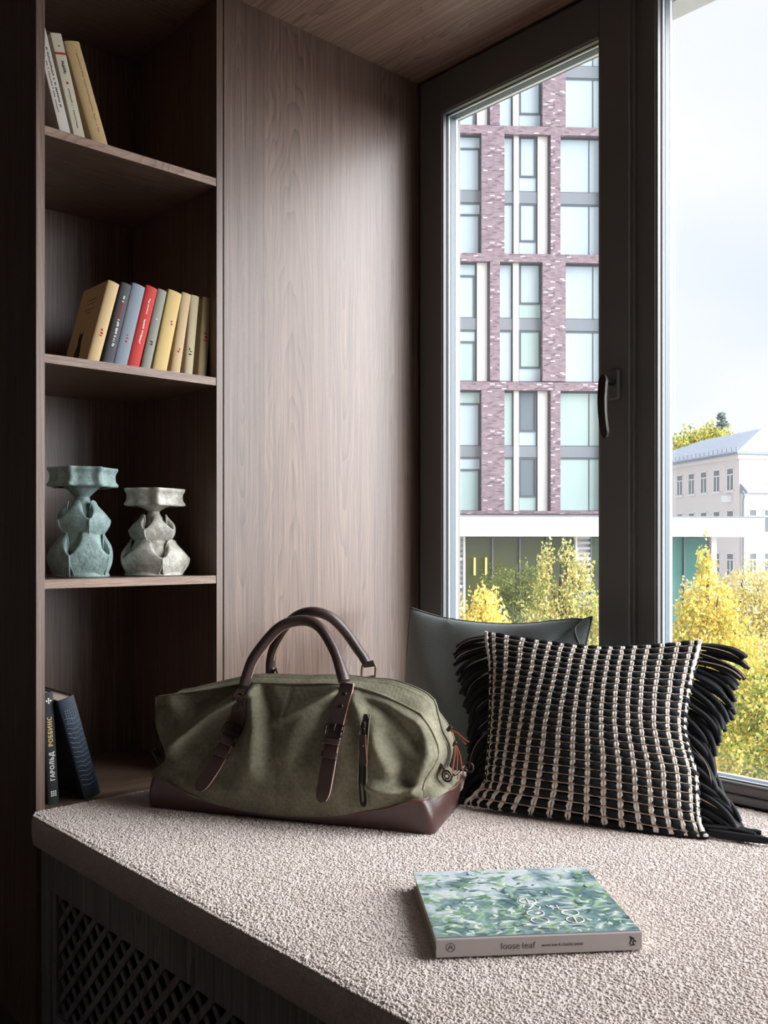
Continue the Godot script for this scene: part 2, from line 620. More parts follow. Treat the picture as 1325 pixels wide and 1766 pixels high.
# =====================================================================  window
func build_window() -> void:
	var top := 2.157       # head of the glass
	var fr: Material = M["frame"]
	var w := T()
	# outer frame: head, left post, mullion, foot
	addbox(w, Vector3(-0.10, 2.225, -0.075), Vector3(3.2, 2.285, 0.0))
	addbox(w, Vector3(-0.10, 0.40, -0.075), Vector3(0.022, 2.23, 0.0), 0.002)
	addbox(w, Vector3(0.0, 0.40, -0.075), Vector3(0.70, 0.452, 0.0), 0.002)
	var root := structure("window_1", w, fr, "dark window with an opening sash on the left and a wide fixed pane")
	var st := T()
	addbox(st, Vector3(0.684, 0.40, -0.075), Vector3(0.7365, 2.26, -0.002), 0.003)
	obj("mullion", st, fr, root)
	# fixed pane frame
	st = T()
	addbox(st, Vector3(0.7, 2.212, -0.075), Vector3(3.2, 2.272, -0.002), 0.002)
	obj("fixed_head", st, fr, root)
	obj("fixed_foot", box(Vector3(0.70, 0.40, -0.075), Vector3(3.2, 0.4985, -0.002), 0.003), fr, root)
	obj("frame_lip", box(Vector3(0.7365, 0.462, -0.002), Vector3(3.2, 0.479, 0.006), 0.002), fr, root)
	obj("right_post", box(Vector3(2.05, 0.40, -0.075), Vector3(2.16, 2.26, -0.002), 0.003), fr, root)
	# opening sash, standing a little proud
	var z1 := 0.013
	var z0 := -0.062
	for d in [["sash_stile", Vector3(0.012, 0.44, z0), Vector3(0.0965, 2.262, z1)], ["sash_stile", Vector3(0.5985, 0.44, z0), Vector3(0.679, 2.262, z1)],
		["sash_rail", Vector3(0.0965, top, z0), Vector3(0.5985, 2.262, z1)], ["sash_rail", Vector3(0.0965, 0.44, z0), Vector3(0.5985, 0.53, z1)]]:
		obj(d[0], box(d[1], d[2], 0.0025), fr, root)
	# slim astragal covering the joint between sash and mullion
	obj("cover_strip", box(Vector3(0.674, 0.45, -0.01), Vector3(0.6875, 2.25, 0.006), 0.002), fr, root)
	# glazing beads, rubber gaskets, spacer bars and panes for both lights
	for g in [[0.0965, 0.5985, 0.53, top, z1], [0.7365, 2.05, 0.4985, 2.212, -0.002]]:
		var x0: float = g[0]
		var x1: float = g[1]
		var y0: float = g[2]
		var y1: float = g[3]
		var zf: float = g[4]
		ring_frame("glazing_bead", x0, x1, y0, y1, 0.003, zf - 0.016, zf - 0.003, fr, root)
		ring_frame("gasket", x0, x1, y0, y1, 0.0045, zf - 0.021, zf - 0.016, M["gasket"], root)
		ring_frame("spacer_bar", x0, x1, y0, y1, 0.005, zf - 0.0285, zf - 0.022, M["spacer"], root)
		ring_frame("seal", x0, x1, y0, y1, 0.0055, zf - 0.0485, zf - 0.029, M["seal"], root)
		ring_frame("outer_bead", x0, x1, y0, y1, 0.006, zf - 0.058, zf - 0.0495, M["outer_frame"], root)
		for z in [zf - 0.0215, zf - 0.0488]:
			obj("pane", sheet(x0 - 0.002, x1 + 0.002, y0 - 0.002, y1 + 0.002, z), M["glass"], root)
	obj("pane", sheet(2.16, 3.2, 0.4985, 2.212, -0.03), M["glass"], root)
	# handle: rosette, neck, bowed lever hanging down, highlights painted along its edges
	var h := T()
	cb(h, Vector3(0.642, 1.352, z1 + 0.004), Vector3(0.030, 0.068, 0.008), 0.004)
	var hb := obj("handle", h, M["frame"], root)
	h = T()
	tube(h, [Vector3(0.642, 1.357, z1 + 0.006), Vector3(0.642, 1.357, z1 + 0.046)], 0.008, 14)
	obj("neck", h, M["handle_metal"], hb)
	var path := []
	var hw := []
	for i in 25:
		var t := i / 24.0
		path.append(Vector3(0.642 + 0.002 * t, 1.369 - 0.139 * t, z1 + 0.043 + 0.010 * sin(PI * t) - 0.004 * t))
		hw.append(0.0098 * (1.0 if i > 1 and i < 23 else (0.72 if i == 1 or i == 23 else 0.35)) * (1.0 - 0.15 * t))
	h = T()
	strap(h, path, Vector3.RIGHT, hw, 0.010, 1)
	obj("lever", h, M["handle_metal"], hb)
	h = T()
	strap(h, path, Vector3.RIGHT, hw.map(func(q): return q * 1.02), 0.009, 2)
	obj("lever_edge", h, M["handle_highlight"], hb)


func sheet(x0: float, x1: float, y0: float, y1: float, z: float) -> SurfaceTool:
	var st := T()
	st.set_smooth_group(-1)
	poly(st, [Vector3(x0, y0, z), Vector3(x1, y0, z), Vector3(x1, y1, z), Vector3(x0, y1, z)], Vector3.BACK)
	return st


func ring_frame(called: String, x0: float, x1: float, y0: float, y1: float, t: float, za: float, zb: float, m: Material, root: Node) -> void:
	var st := T()
	addbox(st, Vector3(x0 - 0.001, y0 - 0.001, za), Vector3(x0 + t, y1 + 0.001, zb), 0.001)
	addbox(st, Vector3(x1 - t, y0 - 0.001, za), Vector3(x1 + 0.001, y1 + 0.001, zb), 0.001)
	addbox(st, Vector3(x0 + t, y1 - t, za), Vector3(x1 - t, y1 + 0.001, zb), 0.001)
	addbox(st, Vector3(x0 + t, y0 - 0.001, za), Vector3(x1 - t, y0 + t, zb), 0.001)
	obj(called, st, m, root)


# =====================================================================  bookcase
func build_bookcase() -> void:
	var b := thing("bookcase", "tall built-in walnut bookcase with open shelves beside the wood panel", "bookcase")
	var zl := 1.0785       # left outer face
	var zr := 0.6415       # right outer face
	obj("side_panel", box(Vector3(-0.418, 0.0, zl - 0.0185), Vector3(0.001, 2.272, zl), 0.0008), M["walnut"], b)
	obj("side_panel", box(Vector3(-0.418, 0.0, zr), Vector3(0.001, 2.272, zr + 0.0175), 0.0008), M["walnut"], b)
	obj("back_panel", box(Vector3(-0.43, 0.0, zr), Vector3(-0.405, 2.272, zl)), M["walnut"], b)
	obj("top_panel", box(Vector3(-0.405, 2.256, zr + 0.0175), Vector3(-0.003, 2.272, zl - 0.0185)), M["walnut"], b)
	for y in [1.8177, 1.358, 0.9018, 0.438]:
		var sh := obj("shelf", box(Vector3(-0.405, y, zr + 0.0175), Vector3(-0.0015, y + 0.018, zl - 0.0185), 0.0007), M["walnut"], b)
		obj("edge_band", box(Vector3(-0.0015, y, zr + 0.0177), Vector3(-0.0004, y + 0.018, zl - 0.0187)), M["walnut_along_lit"], sh)
	obj("plinth", box(Vector3(-0.405, 0.0, zr + 0.0175), Vector3(-0.02, 0.438, zl - 0.0185)), M["walnut"], b)


# =====================================================================  window seat
func build_bench() -> void:
	var b := thing("bench_base", "dark painted radiator cover with diamond lattice grille below the cushion", "bench")
	var m: Material = M["base_paint"]
	var zf := 1.068
	obj("top_rail", box(Vector3(0.0015, 0.308, zf - 0.02), Vector3(3.2, 0.386, zf), 0.001), m, b)
	obj("stile", box(Vector3(0.0015, 0.0, zf - 0.02), Vector3(0.046, 0.308, zf), 0.001), m, b)
	obj("stile", box(Vector3(0.047, 0.0, zf - 0.022), Vector3(0.0635, 0.308, zf - 0.003), 0.002), m, b)
	obj("bottom_rail", box(Vector3(0.0635, 0.0, zf - 0.02), Vector3(3.2, 0.07, zf), 0.001), m, b)
	obj("stile", box(Vector3(1.45, 0.07, zf - 0.02), Vector3(3.2, 0.308, zf), 0.001), m, b)
	obj("deck", box(Vector3(0.0015, 0.37, 0.0015), Vector3(3.2, 0.387, zf - 0.02)), m, b)
	# lattice: two layers of slats at 45 degrees, clipped to the opening
	var x0 := 0.058
	var x1 := 1.455
	var y0 := 0.065
	var y1 := 0.313
	for layer in 2:
		var k := -5
		while k < 34:
			var c := 0.0505 * k + 0.030
			# line: x = c + s*(y - y0)*dir
			var dir := 1.0 if layer == 0 else -1.0
			var xa := x0 + c
			var ya := y0
			var xb := xa + (y1 - y0) * dir
			var yb := y1
			var p := Vector2(xa, ya)
			var q := Vector2(xb, yb)
			k += 1
			if maxf(p.x, q.x) < x0 + 0.01 or minf(p.x, q.x) > x1 - 0.01:
				continue
			for e in 2:
				for lim in [x0, x1]:
					var t: Vector2 = p if e == 0 else q
					if (lim == x0 and t.x < x0) or (lim == x1 and t.x > x1):
						var f: float = (lim - p.x) / (q.x - p.x)
						var nw := p.lerp(q, f)
						if e == 0: p = nw
						else: q = nw
			var L := p.distance_to(q)
			if L < 0.02:
				continue
			var mid := (p + q) * 0.5
			var st := T()
			cb(st, Vector3(mid.x, mid.y, zf - 0.012 - 0.004 * layer), Vector3(L, 0.0135, 0.004), 0.001, Basis(Vector3.BACK, (q - p).angle()))
			obj("lattice_slat", st, m, b)
	# cushion
	var cu := T()
	var X0 := 0.003
	var X1 := 3.195
	var Z0 := 0.008
	var Z1 := 1.098
	var ytop := 0.457
	var ybot := 0.3875
	var prof := func(t: float) -> Vector2:     # round the front edge: (y, z)
		return curve([Vector2(ybot, Z1 - 0.030), Vector2(ybot + 0.008, Z1 - 0.012), Vector2(ybot + 0.030, Z1 - 0.003), Vector2(ytop - 0.018, Z1 - 0.001), Vector2(ytop - 0.006, Z1 - 0.006), Vector2(ytop - 0.001, Z1 - 0.018), Vector2(ytop, Z1 - 0.11)], t)
	var left_end := func(z: float) -> float: return X0 + 0.030 * pow(clampf((z - 1.066) / 0.032, 0.0, 1.0), 2.0)
	grid(cu, func(a: float, t: float) -> Vector3:
		var p: Vector2 = prof.call(t)
		return Vector3(lerpf(left_end.call(p.y), X1, a), p.x, p.y), 160, 24)
	grid(cu, func(a: float, t: float) -> Vector3:
		return Vector3(lerpf(X0, X1, a), ytop, lerpf(Z1 - 0.11, Z0, t)), 60, 16)
	cu.set_smooth_group(-1)
	var sidepts := []
	for i in 25:
		var p2: Vector2 = prof.call(i / 24.0)
		sidepts.append(Vector3(0, p2.x, p2.y))
	sidepts.append(Vector3(0, ytop, Z0))
	sidepts.append(Vector3(0, ybot, Z0))
	for X in [X0, X1]:
		poly(cu, sidepts.map(func(q): return q + Vector3(X if X > 1.0 else left_end.call(q.z), 0, 0)), Vector3(X - 1.0, 0, 0))
	poly(cu, [Vector3(X0, ybot, Z0), Vector3(X1, ybot, Z0), Vector3(X1, ybot, Z1 - 0.03), Vector3(X0, ybot, Z1 - 0.03)], Vector3.DOWN)
	var seat := thing("seat_cushion", "long beige boucle cushion covering the window seat", "cushion")
	obj("pad", cu, M["boucle_base"], seat)
	var nub := T()
	ball(nub, Vector3.ZERO, Vector3(1, 1, 1), 6)
	nub.generate_normals()
	var nm := nub.commit()
	var xs := []
	var cols := []
	var put_nub := func(p: Vector3, n: Vector3, big: float) -> void:
		var t := n.cross(Vector3(rng.randf_range(-1, 1), rng.randf_range(-1, 1), rng.randf_range(-1, 1))).normalized()
		var s := big * rng.randf_range(0.75, 1.25)
		var bb := Basis(t * s * rng.randf_range(0.0019, 0.0032), n * s * 0.0014, n.cross(t) * s * 0.0017)
		xs.append(Transform3D(bb, p + n * rng.randf_range(-0.0006, 0.0004)))
		var k := rng.randf_range(0.86, 1.0)
		cols.append(Color(k, k * rng.randf_range(0.97, 1.0), k * rng.randf_range(0.95, 1.0)))
	for i in 250000:
		var x := X0 + (2.35 - X0) * rng.randf()
		var z := lerpf(Z0, Z1 - 0.014, rng.randf())
		put_nub.call(Vector3(x, ytop, z), Vector3.UP, 1.0)
	for i in 44000:
		var x := X0 + (2.1 - X0) * rng.randf()
		var t := rng.randf()
		var p2: Vector2 = prof.call(t)
		var p3: Vector2 = prof.call(minf(t + 0.01, 1.0))
		var p4: Vector2 = prof.call(maxf(t - 0.01, 0.0))
		x = maxf(x, left_end.call(p2.y))
		var tn := (p3 - p4).normalized()
		put_nub.call(Vector3(x, p2.x, p2.y), Vector3(0, -tn.y, tn.x).normalized(), 1.0)
	mm("boucle_nap", nm, M["boucle"], xs, cols, seat)


# =====================================================================  the street outside; ground six metres below our floor
func street(x: float, y: float, d: float, turn := 0.0) -> Transform3D:
	# the street runs at 47.7 degrees to the window wall
	return Transform3D(Basis(Vector3.UP, deg_to_rad(47.7)), Vector3(1.84, 0, 1.81)) * Transform3D(Basis(Vector3.UP, deg_to_rad(turn)), Vector3(x, y, -d))


func brick_tex() -> ImageTexture:
	var w := 512
	var im := Image.create_empty(w, w, false, Image.FORMAT_RGB8)
	im.fill(Color8(142, 130, 134))
	var r := RandomNumberGenerator.new()
	r.seed = 31
	for row in 32:
		for k in range(-1, 11):
			var q := r.randf()
			var c := Color8(120, 102, 110).lerp(Color8(150, 130, 137), r.randf())
			if q < 0.12: c = Color8(100, 86, 96)
			elif q > 0.95: c = Color8(200, 182, 184)
			im.fill_rect(Rect2i(int(k * 51.2 + (25 if row % 2 else 0)) + 1, row * 16 + 1, 49, 13), c)
	return ImageTexture.create_from_image(im)


func build_street() -> void:
	var bm := mat("brick", Color.WHITE, 0.9)
	bm.albedo_texture = brick_tex()
	triplanar(bm, Vector3(1 / 2.6, 1 / 2.6, 1 / 2.6))
	mat("dark_frame", Color8(88, 96, 104), 0.5)
	mat("spandrel", Color8(128, 134, 140), 0.4)
	mat("white_panel", Color8(216, 210, 208), 0.7)
	mat("curtain_sky_pane", Color8(180, 194, 201), 0.08, 0.0, 0.6)  # paled for curtains and for the sky mirrored in the panes
	mat("green_reflection_pane", Color8(170, 190, 186), 0.06, 0.0, 0.6)  # green tint stands in for trees mirrored in the panes
	mat("dim_pane", Color8(112, 122, 128), 0.06, 0.0, 0.6)
	mat("dark_glass", Color8(62, 70, 44), 0.05, 0.0, 0.6)  # olive tint painted in for the trees this glass reflects
	mat("teal_glass", Color8(52, 104, 92), 0.06, 0.0, 0.7)
	mat("fascia", Color8(216, 212, 208), 0.8)
	mat("louver", Color8(176, 172, 172), 0.6)
	mat("stucco", Color8(220, 214, 208), 0.9)
	mat("sheet_roof", Color8(148, 156, 168), 0.55, 0.0)
	mat("gutter", Color8(140, 146, 156), 0.5)
	mat("win_white", Color8(232, 232, 230), 0.6)
	mat("win_glass", Color8(112, 118, 118), 0.1, 0.0, 0.6)
	mat("asphalt", Color8(172, 173, 175), 0.9)  # kept pale so the street sends more light up indoors
	mat("lawn", Color8(186, 178, 104), 1.0)  # paled to bounce more daylight up into the nook
	mat("bark", Color8(84, 70, 58), 0.9)
	var lamp := mat("lamp_glow", Color8(240, 220, 130), 0.6)
	lamp.emission_enabled = true
	lamp.emission = Color8(240, 214, 120)
	lamp.emission_energy_multiplier = 0.35
	var leaf := mat("leaves", Color.WHITE, 0.75, 0.0, 0.3)
	leaf.vertex_color_use_as_albedo = true
	leaf.backlight_enabled = true
	leaf.backlight = Color(0.5, 0.5, 0.5)
	structure("ground", box(Vector3(-120, -6.3, -140), Vector3(120, -6.0, -3.0)), M["asphalt"], "grey street surface far below the window")
	var lawn := T()
	cb(lawn, Vector3(-8.0, -5.98, -18.0), Vector3(34, .08, 16), 0, Basis(Vector3.UP, deg_to_rad(47.7)))
	structure("lawn", lawn, M["lawn"], "strip of lawn below the trees, coloured pale yellow to bounce light upward")
	brick_tower()
	podium()
	old_house()
	trees()


func brick_tower() -> void:
	var t := thing("brick_tower", "tall purple brick apartment tower with big pale windows across the street", "building", street(4.295, 0, 51.0, 3.0))
	var px := 31.31
	var X := func(u: float) -> float: return (u - 797.0) / px
	var Y := func(v: float) -> float: return 0.99 + (940.0 - v) / px
	var x_l: float = X.call(400)
	var x_r: float = X.call(1126)
	var wz := -0.35
	obj("wall", box(Vector3(x_l, 2.0, -14), Vector3(x_r, Y.call(-420), wz - 0.1)), M["brick"], t)
	# window columns: kind, from, to; kinds: A, B, C, D windows, w white panel, k dark reveal, p brick pier
	var P := [["p", 400, 432], ["D", 432, 500], ["p", 500, 538], ["C", 538, 572], ["w", 572, 588], ["k", 588, 592], ["p", 592, 668], ["D", 668, 735], ["p", 735, 772], ["A", 772, 831], ["p", 831, 871], ["B", 871, 888], ["w", 888.5, 897.5], ["C", 897.5, 930], ["w", 930.5, 948], ["k", 948, 952], ["p", 952, 969], ["D", 969, 1042], ["p", 1042, 1078], ["B", 1078, 1100], ["p", 1100, 1126]]
	var Q := [["p", 400, 440], ["D", 440, 506], ["p", 506, 530], ["A", 530, 588], ["p", 588, 612], ["B", 612, 634], ["p", 634, 676], ["D", 676, 742], ["p", 742, 764], ["A", 764, 823], ["w", 824, 842], ["k", 842, 846], ["p", 846, 863], ["B", 863, 886], ["w", 887, 897.5], ["C", 897.5, 937.5], ["p", 937.5, 978], ["D", 978, 1048], ["p", 1048, 1070], ["B", 1070, 1098], ["p", 1098, 1126]]
	var mods := [[672, 881, 768, 787, P, 2], [450, 656, 546, 566, Q, 1], [229, 436, 325, 345, P, 0], [8, 214, 104, 124, Q, 0], [-213, -7, -117, -97, P, 0], [-434, -228, -338, -318, Q, 0]]
	var n := 0
	for mo in mods:
		var v0: float = mo[0]
		var v1: float = mo[1]
		var yb: float = Y.call(v1)
		var yt: float = Y.call(v0)
		var s1: float = Y.call(mo[2])
		var s0: float = Y.call(mo[3])
		# brick band above the module
		obj("brick_band", box(Vector3(x_l, yt, wz - .1), Vector3(x_r, yt + 0.45, 0.0)), M["brick"], t)
		for c in mo[4]:
			var xa: float = X.call(c[1])
			var xb: float = X.call(c[2])
			match c[0]:
				"p": obj("brick_pier", box(Vector3(xa, yb, wz - .1), Vector3(xb, yt, 0.0)), M["brick"], t)
				"w": obj("white_panel", box(Vector3(xa, yb, wz - .1), Vector3(xb, yt, wz + 0.12), 0.01), M["white_panel"], t)
				"k": obj("reveal", box(Vector3(xa, yb, wz - .1), Vector3(xb, yt, wz + 0.02)), M["spandrel"], t)
				_:
					obj("spandrel", box(Vector3(xa, s0, wz - .1), Vector3(xb, s1, wz + 0.05)), M["spandrel"], t)
					for q in [[yb, s0], [s1, yt]]:
						n += 1
						tower_window(t, c[0], xa, xb, q[0], q[1], wz, mo[5], n)
	obj("brick_band", box(Vector3(x_l, Y.call(886), wz - .1), Vector3(x_r, Y.call(881), 0.0)), M["brick"], t)
	obj("base_course", box(Vector3(x_l, -6, -14), Vector3(x_r, Y.call(886), -0.3)), M["louver"], t)


func tower_window(t: Node, kind: String, xa: float, xb: float, y0: float, y1: float, z: float, tint: int, n: int) -> void:
	var f := 0.05
	var st := T()
	addbox(st, Vector3(xa, y0, z - .05), Vector3(xa + f, y1, z + .02))
	addbox(st, Vector3(xb - f, y0, z - .05), Vector3(xb, y1, z + .02))
	addbox(st, Vector3(xa, y1 - .10, z - .05), Vector3(xb, y1, z + .03))
	addbox(st, Vector3(xa, y0, z - .05), Vector3(xb, y0 + f, z + .02))
	var panes := [[xa + f, xb - f, y0 + f, y1 - .1]]
	if kind == "A" or kind == "C":
		# an opening light with a heavier frame, a fixed strip above or below it
		var cut: float = (y1 - (y1 - y0) * 0.24) if kind == "A" else (y0 + (y1 - y0) * 0.28)
		addbox(st, Vector3(xa, cut - .05, z - .05), Vector3(xb, cut + .05, z + .04))
		var lo: float = y0 + .05 if kind == "A" else cut
		var hi: float = cut if kind == "A" else y1 - .1
		addbox(st, Vector3(xa + f, lo, z - .05), Vector3(xa + f + .09, hi, z + .04))
		addbox(st, Vector3(xb - f - .09, lo, z - .05), Vector3(xb - f, hi, z + .04))
		panes = [[xa + f, xb - f, y0 + f, cut - .05], [xa + f, xb - f, cut + .05, y1 - .1]]
	elif kind == "D":
		addbox(st, Vector3(lerpf(xa, xb, .72), y0, z - .05), Vector3(lerpf(xa, xb, .72) + .04, y1, z + .02))
		panes = [[xa + f, lerpf(xa, xb, .72), y0 + f, y1 - .1], [lerpf(xa, xb, .72) + .04, xb - f, y0 + f, y1 - .1]]
	var w := obj("window", st, M["dark_frame"], t)
	for i in panes.size():
		var p: Array = panes[i]
		var m: Material = M["curtain_sky_pane"]
		if tint == 2: m = M["green_reflection_pane"] if (n + i) % 4 else M["curtain_sky_pane"]
		if tint == 2 and kind == "C" and i == 1: m = M["dim_pane"]
		if tint == 1 and (n + i) % 5 == 0: m = M["green_reflection_pane"]
		obj("pane", box(Vector3(p[0], p[2], z - .04), Vector3(p[1], p[3], z - .015)), m, w)


func podium() -> void:
	var t := thing("glass_pavilion", "low pavilion with a long white fascia and dark glass front below the brick tower", "building", street(3.87, 0, 46.0, 9.0))
	obj("fascia", box(Vector3(-10, 1.42, -2.2), Vector3(16.3, 2.43, 0.0), 0.02), M["fascia"], t)
	obj("roof_edge", box(Vector3(-10.02, 2.43, -2.22), Vector3(16.32, 2.49, 0.03)), M["spandrel"], t)
	obj("back_wall", box(Vector3(-10, -6, -2.1), Vector3(14.2, 1.42, -1.6)), M["louver"], t)
	var k := -9.4
	while k < 13.5:
		var m: Material = M["teal_glass"] if k > 10.5 else M["dark_glass"]
		if k > 6.0 and k < 7.2:
			k = 7.2
		if k > -1.0 and k < 0.45:
			k = 0.45
		var wdt := 1.46 if k < 6.0 else 1.3
		if k >= 0.45 and k < 6.0: wdt = 1.45
		obj("pane", box(Vector3(k + .04, -5.6, -1.3), Vector3(minf(k + wdt, 13.9) - .04, 1.38, -1.24)), m, t)
		obj("mullion", box(Vector3(k - .04, -5.9, -1.32), Vector3(k + .04, 1.42, -1.14)), M["dark_frame"], t)
		k += wdt
	obj("post", box(Vector3(13.9, -6, -1.5), Vector3(14.2, 1.42, -1.1)), M["fascia"], t)
	for x in [[-1.0, 0.42], [6.3, 7.15]]:
		obj("louver_backing", box(Vector3(x[0], -6, -1.5), Vector3(x[1], 1.42, -1.3)), M["louver"], t)
		obj("louver_post", box(Vector3(x[1] - .09 if x[0] < 0 else x[0], -6, -1.3), Vector3(x[1] if x[0] < 0 else x[0] + .09, 1.42, -1.0)), M["fascia"], t)
		var y := -4.0
		var i := 0
		while y < 1.35:
			var big := i % 5 == 0
			obj("louver_slat", box(Vector3(x[0], y, -1.3), Vector3(x[1], y + (.16 if big else .13), -1.10 if big else -1.16)), M["fascia"] if big else M["louver"], t)
			y += .28
			i += 1
	for x in [0.95, 1.55]:
		var st := T()
		tube(st, [Vector3(x, -.55, -1.16), Vector3(x, .35, -1.16)], .055, 8)
		obj("pendant_lamp", st, M["lamp_glow"], t)


func old_house() -> void:
	var t := thing("stucco_house", "old cream stucco house with a pale sheet metal hipped roof, right of the pavilion", "building", street(30.7, 0, 80.0, 12.4))
	var L := 24.0
	obj("wall", box(Vector3(0, -6, -L), Vector3(14, 8.75, 0)), M["stucco"], t)
	obj("cornice", box(Vector3(-.35, 8.45, -L - .3), Vector3(14.3, 8.8, .35)), M["stucco"], t)
	obj("gutter", box(Vector3(-.6, 8.8, -L - .5), Vector3(14.6, 8.98, .6), .03), M["gutter"], t)
	var r := T()
	r.set_smooth_group(-1)
	var e := [Vector3(-.6, 8.98, .6), Vector3(14.6, 8.98, .6), Vector3(14.6, 8.98, -L - .5), Vector3(-.6, 8.98, -L - .5)]
	var a := Vector3(7, 12.1, -7)
	var b := Vector3(7, 12.1, -L + 7)
	poly(r, [e[0], a, b, e[3]], Vector3(-1, 1, 0))
	poly(r, [e[0], e[1], a], Vector3(0, 1, 1))
	poly(r, [e[1], e[2], b, a], Vector3(1, 1, 0))
	poly(r, [e[2], e[3], b], Vector3(0, 1, -1))
	var roof := obj("roof", r, M["sheet_roof"], t)
	# standing seams and snow guards
	for i in 34:
		var z := .2 - i * .72
		var f := clampf(minf((.6 - z) / 7.6, (z + L + .5) / 7.5), 0, 1)
		var st := T()
		tube(st, [Vector3(-.6, 9.0, z), Vector3(-.6 + 7.6 * f, 9.0 + 3.12 * f, z)], .035, 4)
		obj("seam", st, M["sheet_roof"], roof)
		if i > 0:
			st = T()
			cb(st, Vector3(-.1, 9.34, z + .3), Vector3(.08, .34, .10))
			obj("snow_guard", st, M["gutter"], roof)
	var s := 1.3
	while s < 22:
		for y in [5.72, 2.0, -1.75]:
			house_window(t, Vector3(0, y, -s), true, 1.12, 2.06)
		s += 2.1
	for x in [.95, 2.6, 4.6, 6.6]:
		for y in [2.0, -1.75]:
			house_window(t, Vector3(x, y, .5), false, .8 if x < 1 else 1.2, 2.1)
	for x in [3.4, 6.0]:
		house_window(t, Vector3(x, 6.4, 0), false, 1.1, 1.4)
	# front wing with a lean-to roof
	obj("wing_wall", box(Vector3(.15, -6, 0), Vector3(14, 5.5, .5)), M["stucco"], t)
	r = T()
	r.set_smooth_group(-1)
	var q := [Vector3(.1, 5.6, 1.0), Vector3(14.2, 5.6, 1.0), Vector3(14.2, 6.35, 0), Vector3(.1, 6.35, 0), Vector3(.1, 5.45, 1.0), Vector3(14.2, 5.45, 1.0), Vector3(.1, 5.45, 0), Vector3(14.2, 5.45, 0)]
	poly(r, [q[0], q[1], q[2], q[3]], Vector3(0, 1, 1))
	poly(r, [q[0], q[1], q[5], q[4]], Vector3(0, 0, 1))
	poly(r, [q[4], q[5], q[7], q[6]], Vector3.DOWN)
	poly(r, [q[0], q[3], q[6], q[4]], Vector3.LEFT)
	obj("wing_roof", r, M["sheet_roof"], t)
	var st2 := T()
	tube(st2, [Vector3(-.25, 5.6, .9), Vector3(.0, 5.2, .75), Vector3(.0, 4.8, .62), Vector3(.0, -6, .62)], .09, 8)
	obj("downpipe", st2, M["gutter"], t)
	obj("air_conditioner", box(Vector3(-.5, 4.75, -2.0), Vector3(0, 5.35, -1.1), .03), M["win_white"], t)


func house_window(t: Node, at: Vector3, side: bool, w: float, h: float) -> void:
	# side: on the wall facing -x, else on the wall facing +z
	var P := func(a0: float, a1: float, y0: float, y1: float, d0: float, d1: float) -> Array:
		if side: return [Vector3(at.x - d1, at.y + y0, at.z + a0), Vector3(at.x - d0, at.y + y1, at.z + a1)]
		return [Vector3(at.x + a0, at.y + y0, at.z + d0), Vector3(at.x + a1, at.y + y1, at.z + d1)]
	var st := T()
	var k := w * .5
	for q in [[-k, -k + .1, 0.0, h, 0.0, .06], [k - .1, k, 0.0, h, 0.0, .06], [-k, k, 0.0, .1, 0.0, .06], [-k, k, h - .1, h, 0.0, .06], [-k, k, h * .68, h * .68 + .09, 0.0, .06], [-.05, .05, 0.0, h * .68, 0.0, .06], [-k - .08, k + .08, -.10, 0.0, 0.0, .16]]:
		var b: Array = P.call(q[0], q[1], q[2], q[3], q[4], q[5])
		addbox(st, b[0], b[1])
	var win := obj("window", st, M["win_white"], t)
	for q in [[-k + .1, -.05, .1, h * .68], [.05, k - .1, .1, h * .68], [-k + .1, k - .1, h * .68 + .09, h - .1]]:
		var b: Array = P.call(q[0], q[1], q[2], q[3], 0.005, .02)
		obj("pane", box(b[0], b[1]), M["win_glass"], win)


# a tree: trunk with limbs, and leaves scattered through lumps [x, y, z, radius, height radius]
func tree(called: String, label: String, where: Transform3D, tall: float, lumps: Array, per: int, size: float, cols: Array, s: int, group := "") -> void:
	var t := thing(called, label, "tree", where, group)
	var r := RandomNumberGenerator.new()
	r.seed = s
	var st := T()
	tube(st, smooth_path([Vector3(0, 0, 0), Vector3(.05, tall * .3, 0), Vector3(-.04, tall * .6, .03), Vector3(.0, tall * .92, 0)], 10), [.13, .12, .115, .11, .10, .09, .08, .065, .05, .035, .02], 8)
	for l in lumps:
		var y0: float = clampf(l[1] - l[4] * .9, tall * .18, tall * .8)
		tube(st, smooth_path([Vector3(0, y0, 0), Vector3(l[0] * .5, lerpf(y0, l[1], .6), l[2] * .5), Vector3(l[0], l[1] + l[4] * .6, l[2])], 6), [.06, .05, .04, .032, .024, .016, .008], 6)
	obj("trunk", st, M["bark"], t)
	var xs := []
	var cc := []
	for l in lumps:
		var vol: float = l[3] * l[3] * l[4]
		for i in int(per * pow(vol, .72)):
			# clumps: a point in the lump, more towards its skin, with gaps
			var d := Vector3(r.randfn(), r.randfn(), r.randfn()).normalized()
			var rad := pow(r.randf(), .45)
			var bump := 1.0 + .22 * sin(d.x * 7.0 + s) * sin(d.y * 8.0) + .15 * sin(d.z * 11.0 + d.y * 5.0)
			var p := Vector3(l[0], l[1], l[2]) + Vector3(d.x * l[3], d.y * l[4], d.z * l[3]) * rad * bump
			if sin(p.x * 5.3 + s) * sin(p.y * 4.7) * sin(p.z * 5.9 + 1.0) > .38:
				continue
			var b := Basis.from_euler(Vector3(r.randf() * TAU, r.randf() * TAU, r.randf() * TAU)).scaled(Vector3.ONE * size * r.randf_range(.7, 1.3))
			xs.append(Transform3D(b, p))
			var c: Color = cols[r.randi() % cols.size()]
			c = c.lerp(cols[r.randi() % cols.size()], r.randf())
			cc.append(c.srgb_to_linear() * r.randf_range(.8, 1.1))
	mm("foliage", M["leaf_mesh"], M["leaves"], xs, cc, t)


